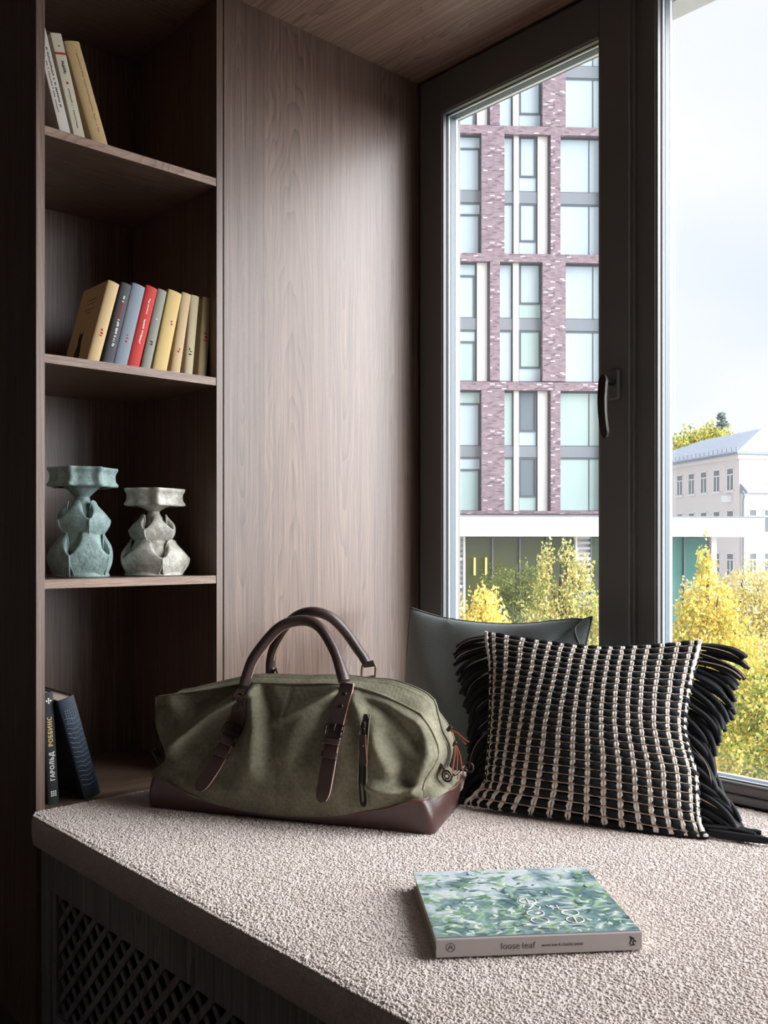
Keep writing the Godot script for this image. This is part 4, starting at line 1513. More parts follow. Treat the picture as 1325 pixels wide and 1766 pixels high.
func build_green_pillow() -> void:
	var g := thing("grey_green_pillow", "plain grey-green pillow leaning in the window corner behind the fringed pillow", "pillow")
	var O := Vector3(.1, .825, .135)
	var ex := Vector3(.98418, 0, -.17715)
	var ey := Vector3(-.0645, .93136, -.35835)
	var n := Vector3(.165, .364, .9166)
	var bo := [Vector2(.10, -.392), Vector2(.25, -.385), Vector2(.40, -.385), Vector2(.55, -.392)]
	var to := [Vector2(.001, .002), Vector2(.10, -.018), Vector2(.221, -.027), Vector2(.333, -.024), Vector2(.423, -.011), Vector2(.511, .002)]
	var le := [Vector2(.10, -.392), Vector2(.085, -.30), Vector2(.047, -.225), Vector2(.024, -.125), Vector2(.001, .002)]
	var ri := [Vector2(.55, -.392), Vector2(.52, -.25), Vector2(.505, -.12), Vector2(.511, .002)]
	var P := func(a: float, b: float, side: float) -> Vector3:
		var p := coons(bo, to, le, ri, a, b)
		var h := puff(a, b, 0.62) * (0.062 if side > 0 else 0.03)
		h += 0.006 * sin(a * 19.0 + b * 7.0) * puff(a, b) * side
		# pinched fold by the right corner
		h += -0.012 * exp(-pow((a + (1.0 - b) * 0.5 - 0.93) / 0.025, 2.0)) * smoothstep(0.5, 0.95, b) * side
		var q: Vector3 = O + ex * p.x + ey * p.y + n * (h * side)
		q.z = maxf(q.z, 0.020)
		return q
	var st := T()
	grid(st, func(a, b): return P.call(a, b, 1.0), 56, 48)
	obj("front_cover", st, M["herringbone"], g)
	st = T()
	grid(st, func(a, b): return P.call(a, b, -1.0), 30, 24, true)
	obj("back_cover", st, M["herringbone"], g)
	st = T()
	var rim := []
	for i in 40: rim.append(P.call(i / 40.0, 0.0, 1.0))
	for i in 40: rim.append(P.call(1.0, i / 40.0, 1.0))
	for i in 40: rim.append(P.call(1.0 - i / 40.0, 1.0, 1.0))
	for i in 40: rim.append(P.call(0.0, 1.0 - i / 40.0, 1.0))
	tube(st, rim, 0.0022, 6, true)
	obj("seam", st, M["herringbone"], g)
	st = T()
	var th := []
	for i in 14:
		var t := i / 13.0
		th.append(P.call(0.965 - 0.03 * sin(PI * t) - 0.035 * (1.0 - t), lerpf(0.995, 0.80, t), 1.0) + n * 0.0015)
	tube(st, th, 0.0011, 5)
	obj("pale_thread", st, M["seam_thread"], g)
	st = T()
	tube(st, [P.call(.245, .985, 1.0), P.call(.255, .995, 1.0) + n * .006, P.call(.275, .97, 1.0) + n * .004, P.call(.30, .96, 1.0) + n * .008], .0008, 5)
	tube(st, [P.call(.245, .96, 1.0) + n * .002, P.call(.26, .955, 1.0) + n * .004, P.call(.29, .95, 1.0) + n * .006], .0008, 5)
	obj("loose_thread", st, M["seam_thread"], g)


const WO := Vector3(.562, .464, .42)
const WX := Vector3(.919, 0, -.392)
const WY := Vector3(-.256, .832, -.491)
const WN := Vector3(.326, .5516, .7646)
var w_bo := [Vector2(-0.002, -0.002), Vector2(0.080, -0.010), Vector2(0.230, -0.014), Vector2(0.371, -0.020), Vector2(0.467, -0.020)]
var w_to := [Vector2(-0.015, 0.392), Vector2(0.119, 0.373), Vector2(0.233, 0.364), Vector2(0.339, 0.373), Vector2(0.451, 0.393)]
var w_le := [Vector2(-0.002, -0.002), Vector2(0.033, 0.039), Vector2(0.036, 0.078), Vector2(0.0345, 0.118), Vector2(0.031, 0.157), Vector2(0.027, 0.196), Vector2(0.0215, 0.235), Vector2(0.016, 0.274), Vector2(0.008, 0.314), Vector2(-0.004, 0.353), Vector2(-0.015, 0.392)]
var w_ri := [Vector2(0.467, -0.02), Vector2(0.452, 0.021), Vector2(0.449, 0.063), Vector2(0.446, 0.104), Vector2(0.434, 0.145), Vector2(0.425, 0.187), Vector2(0.425, 0.228), Vector2(0.429, 0.269), Vector2(0.435, 0.311), Vector2(0.443, 0.352), Vector2(0.451, 0.393)]


func woven(a: float, b: float, lift := 0.0) -> Vector3:
	var p := coons(w_bo, w_to, w_le, w_ri, a, b)
	var h := puff(a, pow(b, 0.9), 0.55) * 0.066 + 0.0015 * sin(a * 11.0) * sin(b * 9.0 + 1.0) * puff(a, b)
	var q := WO + WX * p.x + WY * p.y + WN * (h + lift)
	q.y = maxf(q.y, 0.4645)
	q.z = maxf(q.z, 0.030)
	return q


func build_woven_pillow() -> void:
	var g := thing("fringed_pillow", "black and white woven rope pillow with long black fringe on both sides", "pillow")
	var st := T()
	grid(st, func(a: float, b: float) -> Vector3: return woven(a, b, -0.004), 40, 40)
	obj("front_cover", st, M["backing"], g)
	st = T()
	grid(st, func(a: float, b: float) -> Vector3:
		var p := coons(w_bo, w_to, w_le, w_ri, a, b)
		var q := WO + WX * p.x + WY * p.y - WN * (puff(a, b, 0.6) * 0.032 + 0.004)
		q.y = maxf(q.y, 0.4625)
		q.z = maxf(q.z, 0.022)
		return q, 24, 24, true)
	obj("back_cover", st, M["backing"], g)
	var cols := 17
	var rows := 25
	# fat black wefts, pinched where a white warp crosses
	for j in rows:
		st = T()
		var b := (j + 0.5) / rows
		var pts := []
		var rad := []
		var n := cols * 7
		for i in n + 1:
			var a := float(i) / n
			var ph := fposmod(a * cols, 1.0)
			var fat := pow(sin(PI * ph), 0.42)
			var jit := 1.0 + 0.10 * sin(i / 7 * 12.9898 + j * 78.233)
			pts.append(woven(a, b + 0.003 * sin(int(i / 7.0) * 3.1 + j), 0.0015 + 0.003 * fat))
			rad.append(0.0022 + 0.0056 * fat * jit)
		tube(st, pts, rad, 8, false, 0.95, WN)
		obj("black_cord", st, M["black_yarn"], g)
	# thin pale wefts between them
	for j in rows + 1:
		st = T()
		var b := float(j) / rows
		var pts := []
		for i in cols * 4 + 1:
			var a := i / (cols * 4.0)
			pts.append(woven(a, b, 0.0062 + 0.0016 * absf(cos(PI * a * cols))))
		tube(st, pts, 0.0015, 5)
		obj("thin_cord", st, M["thin_yarn"], g)
	# white warps: pairs of strands that dip and swell over each row
	for i in cols + 1:
		st = T()
		var a := clampf(float(i) / cols, 0.014, 0.986)
		for s in [-1.0, 1.0]:
			var pts := []
			var rad := []
			for k in rows * 6 + 1:
				var b := k / (rows * 6.0)
				var ph := absf(cos(PI * b * rows))      # 1 on a thin weft, 0 on a fat row
				var wob := 0.0012 * sin(b * 40.0 + i * 2.0)
				pts.append(woven(clampf(a + s * 0.0030 * (0.65 + 0.35 * (1.0 - ph)) / 0.46 + wob, 0, 1), b, 0.0062 + 0.0018 * (1.0 - ph)))
				rad.append(0.0022 + 0.0011 * pow(1.0 - ph, 0.5))
			if i == 0 or i == cols:
				rad = rad.map(func(q): return q * 1.15)
				pts = pts.map(func(q): return q + WN * 0.003)
			tube(st, pts, rad, 6)
		obj("white_cord", st, M["white_yarn"], g)
		# small knots where it ties over the thin wefts
	for i in cols + 1:
		st = T()
		var a := clampf(float(i) / cols, 0.014, 0.986)
		for j in range(1, rows):
			var b := float(j) / rows
			var r := 0.0078
			tube(st, [woven(clampf(a - r / 0.46, 0, 1), b, 0.003), woven(clampf(a - r * 0.4 / 0.46, 0, 1), b - 0.002, 0.0088), woven(clampf(a + r * 0.4 / 0.46, 0, 1), b + 0.002, 0.0088), woven(clampf(a + r / 0.46, 0, 1), b, 0.003)], [0.0013, 0.0019, 0.0019, 0.0013], 5)
		obj("knot_row", st, M["thin_yarn"], g)
	# fringe: three layers of soft flat strands on either side
	var right_fan := [-4.0, -22.0, -40.0, -52.0, -58.0, -54.0, -40.0, -22.0, -2.0]
	var left_fan := [-6.0, -38.0, -56.0, -62.0, -60.0, -54.0, -44.0, -28.0, -10.0]
	for side in [0.0, 1.0]:
		var n := 78 if side > 0.5 else 66
		for i in n:
			var t := (i + 0.5) / n
			var layer := i % 3
			var root := woven(side, t, -0.004 - 0.0045 * layer)
			var out := WX * (1.0 if side > 0.5 else -1.0)
			var an: float = deg_to_rad(curve(right_fan if side > 0.5 else left_fan, t) + rng.randf_range(-7, 7))
			var dir := (out * cos(an) + WY * sin(an) + WN * rng.randf_range(-0.06, 0.10)).normalized()
			var L := rng.randf_range(0.080, 0.098) * (1.0 if side > 0.5 else 0.86)
			if side > 0.5 and t < 0.06:
				L *= 1.12
			var pts := []
			var droop := rng.randf_range(0.10, 0.22)
			for k in 9:
				var u := k / 8.0
				var q := root + dir * (L * u) + out * (0.012 * sin(PI * u)) + Vector3.DOWN * (L * droop * u * u) + WN * (0.003 * sin(u * 4.0 + i))
				q.y = maxf(q.y, 0.466 + 0.0045 * layer)
				q.z = maxf(q.z, 0.022 + 0.0045 * layer)
				pts.append(q)
			st = T()
			tube(st, pts, [.0040, .0052, .0056, .0056, .0056, .0056, .0055, .0054, .0046], 7, false, 0.48, WN)
			obj("fringe_strand", st, M["fringe_black"], g)
			if (t > 0.88 and layer == 0) or rng.randf() < 0.06:
				st = T()
				tube(st, pts.map(func(q): return q + Vector3(rng.randf_range(-.0006, .0006), .0035, .002)), .0009, 5)
				obj("frayed_thread", st, M["frayed"], g)


# =====================================================================  books
# a standing book: spine looks along +x, thickness along z from 0 to th; lean > 0 tips its top towards +z
func make_book(label: String, group: String, shelf_y: float, z_low: float, x_front: float, th: float, h: float, deep: float, lean: float, cover: Color, hard := true, turn := 0.0, rough := 0.75) -> Node3D:
	var al := deg_to_rad(lean)
	var y0 := shelf_y + (th * sin(al) if al > 0 else 0.0)
	var z0 := z_low - (th * cos(al) if al > 0 else 0.0)
	var bs := Basis(Vector3.UP, deg_to_rad(turn)) * Basis(Vector3.RIGHT, al)
	var b := thing("book", label, "book", Transform3D(bs, Vector3(x_front, y0, z0)), group)
	var m := StandardMaterial3D.new()
	m.resource_name = "book_cloth"
	m.albedo_color = cover
	m.roughness = rough
	m.heightmap_enabled = true
	m.heightmap_texture = M["paper_grain"]
	m.heightmap_scale = 0.02
	triplanar(m, Vector3(9, 9, 9))
	var t := 0.0024 if hard else 0.0009
	var st := T()
	addbox(st, Vector3(-deep, 0, 0), Vector3(-0.003, h, t), 0.0006)
	addbox(st, Vector3(-deep, 0, th - t), Vector3(-0.003, h, th), 0.0006)
	# gently rounded spine
	var bow := 0.0035 if hard else 0.0006
	grid(st, func(a: float, c: float) -> Vector3:
		var k := sin(PI * a)
		return Vector3(-0.003 + bow * pow(k, 0.6) + 0.0012, c * h, lerpf(0.0, th, a)), 14, 1, true)
	grid(st, func(a: float, c: float) -> Vector3:
		var k := sin(PI * a)
		return Vector3(-0.003 + bow * pow(k, 0.6) + 0.0012 - 0.0020, c * h, lerpf(0.0, th, a)), 14, 1, false)
	for yy in [0.0, h]:
		for i in 14:
			var f := func(a: float, d: float) -> Vector3: return Vector3(-0.0018 + bow * pow(maxf(sin(PI * a), 0.0), 0.6) - d, yy, lerpf(0.0, th, a))
			st.set_smooth_group(-1)
			poly(st, [f.call(i / 14.0, 0.0), f.call((i + 1) / 14.0, 0.0), f.call((i + 1) / 14.0, 0.002), f.call(i / 14.0, 0.002)], Vector3(0, yy - 0.01, 0))
	obj("cover", st, m, b)
	var ins := 0.003 if hard else 0.0004
	obj("pages", box(Vector3(-deep + ins, ins, t), Vector3(-0.004, h - ins, th - t)), M["pages"], b)
	return b


# small printed marks on a spine: [centre y, width along z, height along y] with a material
func spine_print(b: Node, th: float, marks: Array, m: Material, hard := true, called := "print") -> void:
	var st := T()
	for k in marks:
		var zc: float = th * (k[3] if k.size() > 3 else 0.5)
		var a := clampf(zc / th, 0.0, 1.0)
		var x := -0.0018 + (0.0035 if hard else 0.0006) * pow(sin(PI * a), 0.6)
		cb(st, Vector3(x + 0.0001, k[0], zc), Vector3(0.0007, k[2], k[1]), 0.0001)
	obj(called, st, m, b)


func rand_marks(y0: float, y1: float, w: float, s: int, at := 0.5) -> Array:
	var r := RandomNumberGenerator.new()
	r.seed = s
	var o := []
	var y := y0
	while y < y1:
		var l := r.randf_range(0.0018, 0.004)
		if r.randf() < 0.85:
			o.append([y + l * 0.5, w * r.randf_range(0.7, 1.0), l * 0.7, at + r.randf_range(-0.03, 0.03)])
		y += l
	return o


func build_shelf_books() -> void:
	var n := NoiseTexture2D.new()
	M["paper_grain"] = ntex(0.06, 77, 256, 256, 3)
	var gt := "books leaning on the top shelf"
	var gm := "row of old books on the middle shelf"
	var gb := "books at the bottom of the bookcase"
	var S1 := 1.8357
	var S2 := 1.376
	# top shelf, leaning left
	var b := make_book("off-white paperback at the left end of the top shelf, half hidden by the bookcase side", gt, S1, 1.012, -.03, .0225, .216, .13, 15.0, Color8(204, 198, 186), false)
	spine_print(b, .0225, rand_marks(.06, .175, .0035, 3, .35), M["black_ink"], false)
	spine_print(b, .0225, rand_marks(.05, .15, .002, 4, .70), M["black_ink"], false)
	b = make_book("cream paperback with a red band on its spine, middle book of the top shelf", gt, S1, .9815, -.03, .0235, .216, .13, 14.5, Color8(198, 190, 168), false)
	spine_print(b, .0235, [[.176, .0232, .0045]], M["red_ink"], false, "red_band")
	spine_print(b, .0235, [[.118, .0048, .0052]], M["red_ink"], false, "red_dot")
	spine_print(b, .0235, [[.191, .0028, .0028]] + rand_marks(.136, .160, .0062, 5), M["black_ink"], false)
	spine_print(b, .0235, rand_marks(.02, .105, .0024, 6), M["black_ink"], false)
	b = make_book("tan hardback with a plain rounded spine, rightmost of the three on the top shelf", gt, S1, .9415, -.03, .0345, .212, .135, 18.0, Color8(186, 158, 112))
	spine_print(b, .0345, rand_marks(.03, .195, .0026, 8, .42), M["brown_ink"])
	# middle shelf, leaning right
	var row := [
		["thick tan hardback showing its front cover, leftmost on the middle shelf", .931, .026, .184, -15.0, Color8(198, 170, 124), true],
		["charcoal hardback with red and pale lettering, second from the left on the middle shelf", .899, .0235, .186, -13.8, Color8(66, 68, 72), true],
		["pale blue-grey hardback beside the red book on the middle shelf", .867, .0300, .188, -13.8, Color8(128, 138, 148), true],
		["bright red hardback in the middle shelf's row", .838, .0275, .190, -14.0, Color8(186, 48, 42), true],
		["slim grey-green hardback right of the red book", .811, .0225, .188, -13.0, Color8(138, 138, 126), true],
		["mustard-yellow thick hardback in the middle shelf's row", .7705, .0335, .189, -12.2, Color8(206, 178, 118), true],
		["beige slim book right of the mustard-yellow hardback", .7365, .0235, .190, -9.1, Color8(196, 170, 130), true],
		["pale cream slim book with a black spine mark, second from the right end", .7035, .0215, .188, -5.5, Color8(196, 182, 148), true],
		["olive-tan slim book with a red spine mark, rightmost on the middle shelf", .6665, .0230, .189, -4.6, Color8(168, 148, 110), true],
	]
	var made := []
	for r in row:
		made.append(make_book(r[0], gm, S2, r[1], -.03, r[2], r[3], .125, r[4], r[5], r[6]))
	spine_print(made[0], .026, [[.066, .006, .004, .45], [.073, .004, .005, .5], [.060, .007, .002, .5]], M["red_ink"])
	# front cover of the first: lines of print and a sitting cat
	var pr := T()
	for k in [[.150, .045], [.141, .035], [.127, .05], [.119, .022]]:
		cb(pr, Vector3(-.062, k[0], .0261), Vector3(k[1], .0022, .0004))
	obj("print", pr, M["brown_ink"], made[0])
	var cat := T()
	var outline := [Vector2(-.050, .004), Vector2(-.054, .030), Vector2(-.060, .048), Vector2(-.062, .062), Vector2(-.060, .078), Vector2(-.066, .069), Vector2(-.072, .069), Vector2(-.078, .078), Vector2(-.078, .058), Vector2(-.074, .046), Vector2(-.080, .026), Vector2(-.082, .004)]
	var tri := Geometry2D.triangulate_polygon(PackedVector2Array(outline))
	for i in range(0, tri.size(), 3):
		poly(cat, [0, 1, 2].map(func(k): return Vector3(outline[tri[i + k]].x, outline[tri[i + k]].y, .0264)), Vector3.BACK)
	for i in outline.size():
		var p: Vector2 = outline[i]
		var q: Vector2 = outline[(i + 1) % outline.size()]
		var o := Vector3(q.y - p.y, p.x - q.x, 0)
		poly(cat, [Vector3(p.x, p.y, .0258), Vector3(q.x, q.y, .0258), Vector3(q.x, q.y, .0264), Vector3(p.x, p.y, .0264)], -o)
	obj("cat_print", cat, M["black_ink"], made[0])
	spine_print(made[1], .0235, rand_marks(.04, .10, .005, 21), M["white_ink"])
	spine_print(made[1], .0235, rand_marks(.105, .14, .005, 22), M["red_ink"])
	spine_print(made[1], .0235, rand_marks(.142, .16, .004, 23), M["white_ink"])
	spine_print(made[2], .0300, [[.055, .004, .004, .5], [.063, .005, .003, .5], [.070, .003, .003, .52]], M["red_ink"])
	spine_print(made[3], .0275, rand_marks(.055, .11, .0038, 25), M["white_ink"])
	spine_print(made[3], .0275, rand_marks(.125, .16, .0028, 26), M["white_ink"])
	spine_print(made[4], .0225, [[.058, .006, .002, .5], [.065, .006, .002, .55], [.062, .002, .008, .45]], M["black_ink"])
	spine_print(made[4], .0225, [[.118, .003, .003]], M["white_ink"])
	spine_print(made[5], .0335, [[.112, .005, .003, .35], [.118, .004, .004, .4]], M["red_ink"])
	spine_print(made[6], .0260, [[.052, .005, .004], [.058, .003, .004, .4]], M["red_ink"])
	spine_print(made[7], .0238, [[.050, .006, .003], [.057, .006, .002, .45], [.062, .003, .004, .6]], M["black_ink"])
	spine_print(made[8], .0230, [[.088, .008, .003], [.096, .006, .005, .45], [.104, .007, .003, .55]], M["red_ink"])
	# ribbon marker that sticks up from the charcoal book
	var rb := T()
	strap(rb, [Vector3(-.02, .17, .006), Vector3(-.012, .187, .006), Vector3(-.006, .195, .004), Vector3(-.003, .192, .003)], Vector3(0, .2, 1), .0012, .0004)
	obj("ribbon", rb, M["black_ink"], made[1])
	# bottom
	b = make_book("black book with gold and white lettering up its spine, in the bottom compartment", gb, .456, 1.040, -.03, .0225, .232, .15, 3.2, Color8(44, 46, 48))
	var up := Basis(Vector3.UP, Vector3.BACK, Vector3.RIGHT)
	add_text("lettering", "ГАРОЛЬД", .0132, M["white_ink"], Transform3D(up, Vector3(.0017, .078, .0112)), b, true)
	add_text("lettering", "РОББИНС", .0132, M["gold_ink"], Transform3D(up, Vector3(.0017, .150, .0112)), b, true)
	for y in [.022, .214]:
		var d := T()
		for k in [[0, 0], [1, 0], [-1, 0], [0, 1], [0, -1], [1, 1], [-1, -1], [1, -1], [-1, 1]]:
			if absi(k[0]) + absi(k[1]) < 2 or y < .1:
				cb(d, Vector3(.0016, y + k[0] * .0042, .0112 + k[1] * .0042), Vector3(.0009, .0030, .0030), 0, Basis(Vector3.RIGHT, PI / 4))
		obj("emblem", d, M["white_ink"], b)
	b = make_book("dark navy hardback with a tooled leathery spine, leaning left against the black book", gb, .456, .968, -.015, .036, .222, .15, 15.5, Color8(34, 46, 60), true, 0.0, 0.5)
	var st := T()
	var r2 := RandomNumberGenerator.new()
	r2.seed = 9
	for i in 15:
		var y := .028 + i * .0105
		var pts := []
		for k in 7:
			var a := .08 + k * .14
			pts.append(Vector3(-.0018 + .0035 * pow(sin(PI * a), .6) + .0003, y + .006 * absf(a - .5) * 2.0 + r2.randf_range(-.0016, .0016), .036 * a))
		tube(st, pts, .0012, 5)
	obj("spine_tooling", st, M["pale_navy"], b)
	st = T()
	for i in 6:
		for k in 5:
			cb(st, Vector3(.0014, .168 + i * .0055, .008 + k * .005), Vector3(.0012, .0036, .0026), .0004)
	obj("spine_title", st, M["pale_navy"], b)


# =====================================================================  pottery
# a slab of clay bent round the body: rounded outline, side edges curled outwards
func petal(st: SurfaceTool, an: float, half: float, r_low: float, r_mid: float, r_top: float, y0: float, y1: float, curl: float, th: float) -> void:
	var P := func(a: float, b: float, off: float) -> Vector3:
		var x := a * 2.0 - 1.0
		var e := pow(absf(x), 2.6)
		var w: float = half * lerpf(0.74, 1.0, sin(PI * clampf(b * 0.9 + 0.12, 0, 1))) * (1.0 - 0.16 * pow(maxf(b - 0.4, 0.0) / 0.6, 2.0))
		var r: float = curve([r_low, r_mid, r_mid * 0.98, r_top], b) + curl * e * (0.55 + 0.45 * sin(PI * b)) - off
		var y: float = lerpf(y0, y1, b) - (y1 - y0) * (0.10 * x * x + 0.26 * pow(absf(x), 5.0)) * smoothstep(0.35, 1.0, b)
		var t := an + x * w
		return Vector3(cos(t) * r, y, sin(t) * r)
	grid(st, func(a, b): return P.call(a, b, 0.0), 22, 16, true)
	grid(st, func(a, b): return P.call(a, b, th), 22, 16, false)
	# rounded edge all the way round
	var loop := []
	for i in 14: loop.append(P.call(i / 14.0, 0.0, th * .5))
	for i in 14: loop.append(P.call(1.0, i / 14.0, th * .5))
	for i in 14: loop.append(P.call(1.0 - i / 14.0, 1.0, th * .5))
	for i in 14: loop.append(P.call(0.0, 1.0 - i / 14.0, th * .5))
	tube(st, loop, th * .56, 7, true)


func pot(g: Node3D, h: float, rim_r: float, rim_h: float, neck: float, mid_r: float, low_r: float, m: Material, turn: float, n: int, rim_n: int, rim_turn: float) -> void:
	var k := h / 0.2
	var st := T()
	# body with the neck opening into a shallow bowl
	lathe(st, [Vector2(.0, .0), Vector2(low_r * .84, .0), Vector2(low_r * .86, .010 * k), Vector2(low_r * .80, .04 * k), Vector2(low_r * .66, .07 * k), Vector2(mid_r * .74, .088 * k), Vector2(mid_r * .66, .11 * k), Vector2(mid_r * .42, .130 * k), Vector2(neck, .145 * k), Vector2(neck * 1.15, .151 * k), Vector2(rim_r * .55, h - rim_h + .001), Vector2(rim_r * .84, h - rim_h + .003)], 48)
	obj("body", st, m, g)
	# ring on top: slightly hollow panels that meet in raised ridges
	st = T()
	var shape := func(an: float, _b: float) -> float:
		var c := pow(absf(cos(rim_n * 0.5 * (an - rim_turn))), 9.0)
		return 0.85 + 0.15 * c + 0.012 * sin(7.0 * an)
	var y := h - rim_h
	lathe(st, [Vector2(rim_r * .78, y), Vector2(rim_r * .97, y - .001), Vector2(rim_r * 1.02, y + .004), Vector2(rim_r * .95, y + rim_h * .3), Vector2(rim_r * .94, y + rim_h * .65), Vector2(rim_r * 1.01, h - .004), Vector2(rim_r * .99, h + .001), Vector2(rim_r * .90, h - .001), Vector2(rim_r * .86, h - .006), Vector2(rim_r * .80, y + .008), Vector2(0.001, y + .007)], 140, Vector3.ZERO, shape)
	obj("rim", st, m, g)
	var step := TAU / n
	for i in n:
		st = T()
		var q := rng.randf_range(.97, 1.03)
		petal(st, turn + step * i, step * .50, low_r * .84 * q, low_r * 1.0 * q, low_r * .72, .002, .084 * k * rng.randf_range(.96, 1.04), low_r * .12, .0042)
		obj("lower_petal", st, m, g)
	for i in n:
		st = T()
		var q := rng.randf_range(.97, 1.03)
		petal(st, turn + step * (i + .5), step * .50, mid_r * .72 * q, mid_r * .95 * q, mid_r * .60, .074 * k, .140 * k, mid_r * .16, .0040)
		obj("upper_petal", st, m, g)


func build_vases() -> void:
	var a := thing("ceramic_vase", "tall teal-glazed ceramic vase with layered petal slabs on the third shelf", "vase", Transform3D(Basis(), Vector3(-.105, .9198, .934)), "petal vases")
	pot(a, .237, .076, .040, .016, .052, .064, M["teal_glaze"], 0.18, 5, 7, 0.78)
	var b := thing("ceramic_vase", "shorter cream-glazed ceramic vase with layered petal slabs, right of the teal one", "vase", Transform3D(Basis(), Vector3(-.095, .9198, .767)), "petal vases")
	pot(b, .198, .071, .038, .014, .050, .073, M["cream_glaze"], 0.88, 5, 5, 0.36)


# =====================================================================  picture book on the seat
func cover_art() -> ImageTexture:
	var w := 1024
	var im := Image.create_empty(w, w, false, Image.FORMAT_RGB8)
	var n := noise(0.004, 91, 4)
	var n2 := noise(0.02, 92, 3)
	for y in w:
		for x in w:
			var u := float(x) / w
			var v := float(y) / w
			var a := n.get_noise_2d(x, y)
			var b := n2.get_noise_2d(x, y)
			var c := Color8(92, 122, 130).lerp(Color8(146, 174, 166), clampf(0.5 + a * 1.2, 0, 1)).lerp(Color8(70, 96, 106), clampf(b * 1.2, 0, 1))
			var pale := clampf(1.5 - v * 2.1 - u * 0.7 + a * 1.4, 0, 1)
			c = c.lerp(Color8(214, 220, 226), pale * 0.85)  # pale far side mixes printed white with a painted window reflection
			im.set_pixel(x, y, c)
	var r := RandomNumberGenerator.new()
	r.seed = 14
	var tones := [Color8(168, 196, 150), Color8(206, 222, 204), Color8(112, 150, 106), Color8(80, 116, 96), Color8(226, 232, 224), Color8(150, 182, 164), Color8(52, 80, 78)]
	for i in 620:          # fern-like sprays: a stalk with leaflets
		var x := r.randf() * w
		var y := w * pow(r.randf(), 0.8)
		var an := r.randf() * TAU
		var L := r.randf_range(30, 120)
		var c: Color = tones[r.randi() % tones.size()]
		if x > w * 0.5 and r.randf() < 0.45:
			continue
		for k in 26:
			var t := k / 25.0
			var px := x + cos(an + t * 0.7) * L * t
			var py := y + sin(an + t * 0.7) * L * t
			for s in [-1.0, 1.0]:
				var la: float = an + t * 0.7 + s * 1.0
				var ll := (1.0 - t) * L * 0.30
				for q in int(ll) + 1:
					var X := int(px + cos(la) * q)
					var Y := int(py + sin(la) * q)
					var th := 1 + int((1.0 - q / (ll + 1.0)) * 2.5)
					im.fill_rect(Rect2i(X, Y, th, th), c)
	return ImageTexture.create_from_image(im)


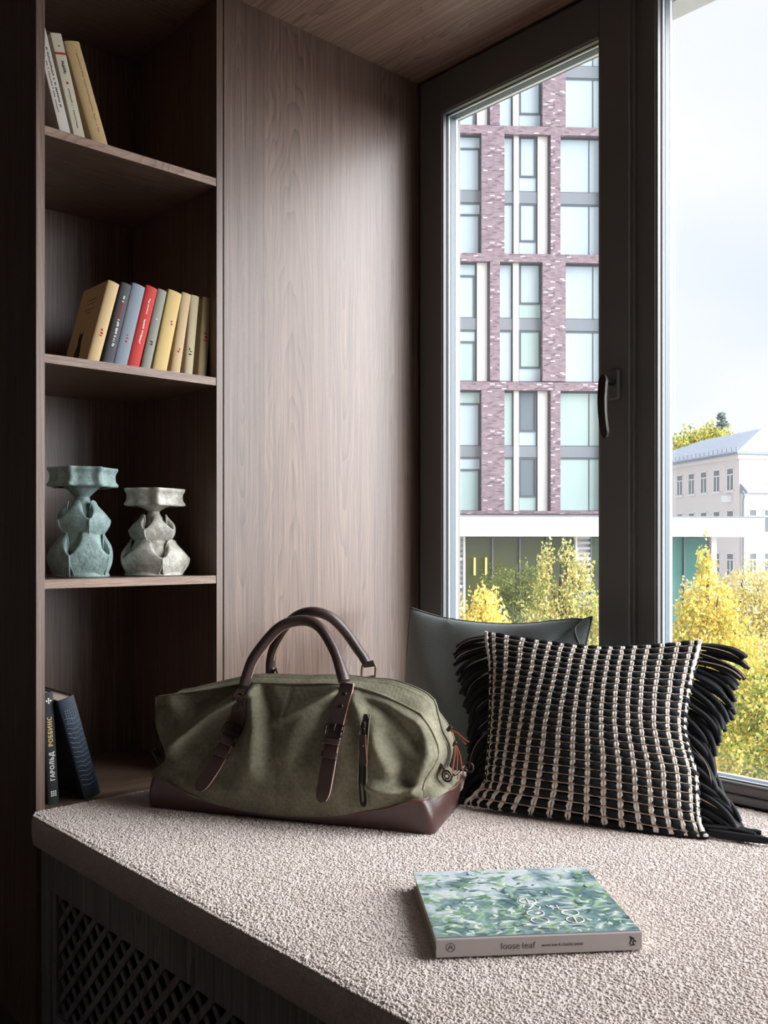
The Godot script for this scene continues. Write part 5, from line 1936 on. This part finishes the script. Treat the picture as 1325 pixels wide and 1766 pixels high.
func build_cover_book() -> void:
	var xf := Transform3D(Basis(Vector3.UP, deg_to_rad(52.75)), Vector3(1.007, .4605, .962))
	var g := thing("picture_book", "large hardback with leafy green and white cover lying flat on the seat cushion", "book", xf)
	var W := .2726
	var D := .247
	var H := .0235
	var t := .0026
	var art := mat("cover_art", Color.WHITE, 0.28, 0.0, 0.5)
	art.albedo_texture = cover_art()
	var grey := mat("spine_grey", Color8(176, 166, 162), 0.55)
	# boards: top with the picture, bottom, spine
	var st := T()
	addbox(st, Vector3(0, H - t, -D), Vector3(W, H - .0001, -.007), .0006)
	addbox(st, Vector3(0, 0, -D), Vector3(W, t, -.007), .0006)
	addbox(st, Vector3(0, 0, -.0035), Vector3(W, H, 0), .0008)
	obj("boards", st, grey, g)
	# hinge grooves beside the spine
	st = T()
	grid(st, func(a: float, b: float) -> Vector3: return Vector3(a * W, H - .0006 - .0012 * sin(PI * b), lerpf(-.0075, -.003, b)), 2, 8)
	grid(st, func(a: float, b: float) -> Vector3: return Vector3(a * W, .0006 + .0012 * sin(PI * b), lerpf(-.0075, -.003, b)), 2, 8, true)
	obj("hinge", st, M["hinge_teal"], g)
	st = T()
	st.set_smooth_group(-1)
	var c := [Vector3(.0004, H, -D + .0004), Vector3(W - .0004, H, -D + .0004), Vector3(W - .0004, H, -.0072), Vector3(.0004, H, -.0072)]
	var uv := [Vector2(0, 0), Vector2(1, 0), Vector2(1, 1), Vector2(0, 1)]
	for k in [0, 1, 2, 0, 2, 3]:
		st.set_uv(uv[k])
		st.add_vertex(c[k])
	obj("cover_picture", st, art, g)
	obj("pages", box(Vector3(.004, t, -D + .004), Vector3(W - .004, H - t, -.0035)), M["pages"], g)
	# title on the cover, read from the spine towards the far edge
	var face := Basis(Vector3(0, 0, -1), Vector3(-1, 0, 0), Vector3(0, 1, 0))
	# thin single-stroke letters
	for k in [["loose", .160, .030], ["leaf", .208, .028]]:
		var at: float = k[2]
		var xh := .0235
		var lt := T()
		for ch in k[0]:
			var wide := .024
			var strokes := []
			match ch:
				"l":
					strokes = [[Vector2(.003, 0), Vector2(.003, .038)]]
					wide = .007
				"o": strokes = [arc(.0115, .0118, .0105, .0118, 0, 360)]
				"e":
					strokes = [arc(.0115, .0118, .0105, .0118, 0, 320), [Vector2(.001, .0118), Vector2(.022, .0118)]]
				"s":
					strokes = [smooth_path([Vector2(.0165, .0205), Vector2(.009, .0236), Vector2(.0025, .018), Vector2(.009, .0122), Vector2(.0160, .0062), Vector2(.009, .0), Vector2(.0015, .0035)], 24)]
					wide = .0195
				"a":
					strokes = [arc(.0110, .0118, .0100, .0118, 0, 360), [Vector2(.0212, .0235), Vector2(.0212, 0)]]
				"f":
					strokes = [smooth_path([Vector2(.007, 0), Vector2(.007, .028), Vector2(.010, .036), Vector2(.016, .0375)], 14), [Vector2(.0, .0235), Vector2(.015, .0235)]]
			for sk in strokes:
				tube(lt, sk.map(func(q): return Vector3(k[1] - q.y, H + .0002, -(at + q.x))), .00115, 6, false, 0.5, Vector3.UP)
			at += wide
		obj("title", lt, M["white_ink"], g)
	var fs := Basis()
	add_text("spine_title", "loose leaf", .0105, M["spine_ink"], Transform3D(fs, Vector3(.107, H * .5, .0002)), g)
	add_text("spine_names", "wona bae & charlie lawler", .0046, M["spine_ink"], Transform3D(fs, Vector3(.166, H * .5 - .0003, .0002)), g)
	st = T()
	tube(st, ellipse(Vector3(.019, H * .55, .0001), Vector3(.0056, 0, 0), Vector3(0, .0056, 0), 20), .0004, 5, true)
	tube(st, [Vector3(.0155, H * .55 - .003, .0002), Vector3(.019, H * .55 + .0035, .0002), Vector3(.0232, H * .55 - .0045, .0002)], .0004, 5)
	tube(st, [Vector3(.0165, H * .55 + .0005, .0002), Vector3(.019, H * .55 - .001, .0002), Vector3(.0212, H * .55 + .001, .0002)], .0004, 5)
	obj("emblem", st, M["spine_ink"], g)
	st = T()
	for q in [[.2565, .0172, .002, .0035, .4], [.2590, .0160, .0045, .0022, -.3], [.2572, .0140, .0020, .0035, .0], [.2608, .0135, .0018, .0045, .25], [.2560, .0105, .0016, .004, -.3], [.2600, .0098, .0018, .004, .1], [.2590, .0072, .007, .0014, .05], [.2630, .0120, .0015, .003, .5]]:
		cb(st, Vector3(q[0], q[1], .0001), Vector3(q[2], q[3], .0005), 0, Basis(Vector3.BACK, q[4]))
	obj("publisher_mark", st, M["black_ink"], g)


func arc(cx: float, cy: float, rx: float, ry: float, a0: float, a1: float) -> Array:
	var o := []
	for i in 25:
		var an := deg_to_rad(lerpf(a0, a1, i / 24.0))
		o.append(Vector2(cx + cos(an) * rx, cy + sin(an) * ry))
	return o
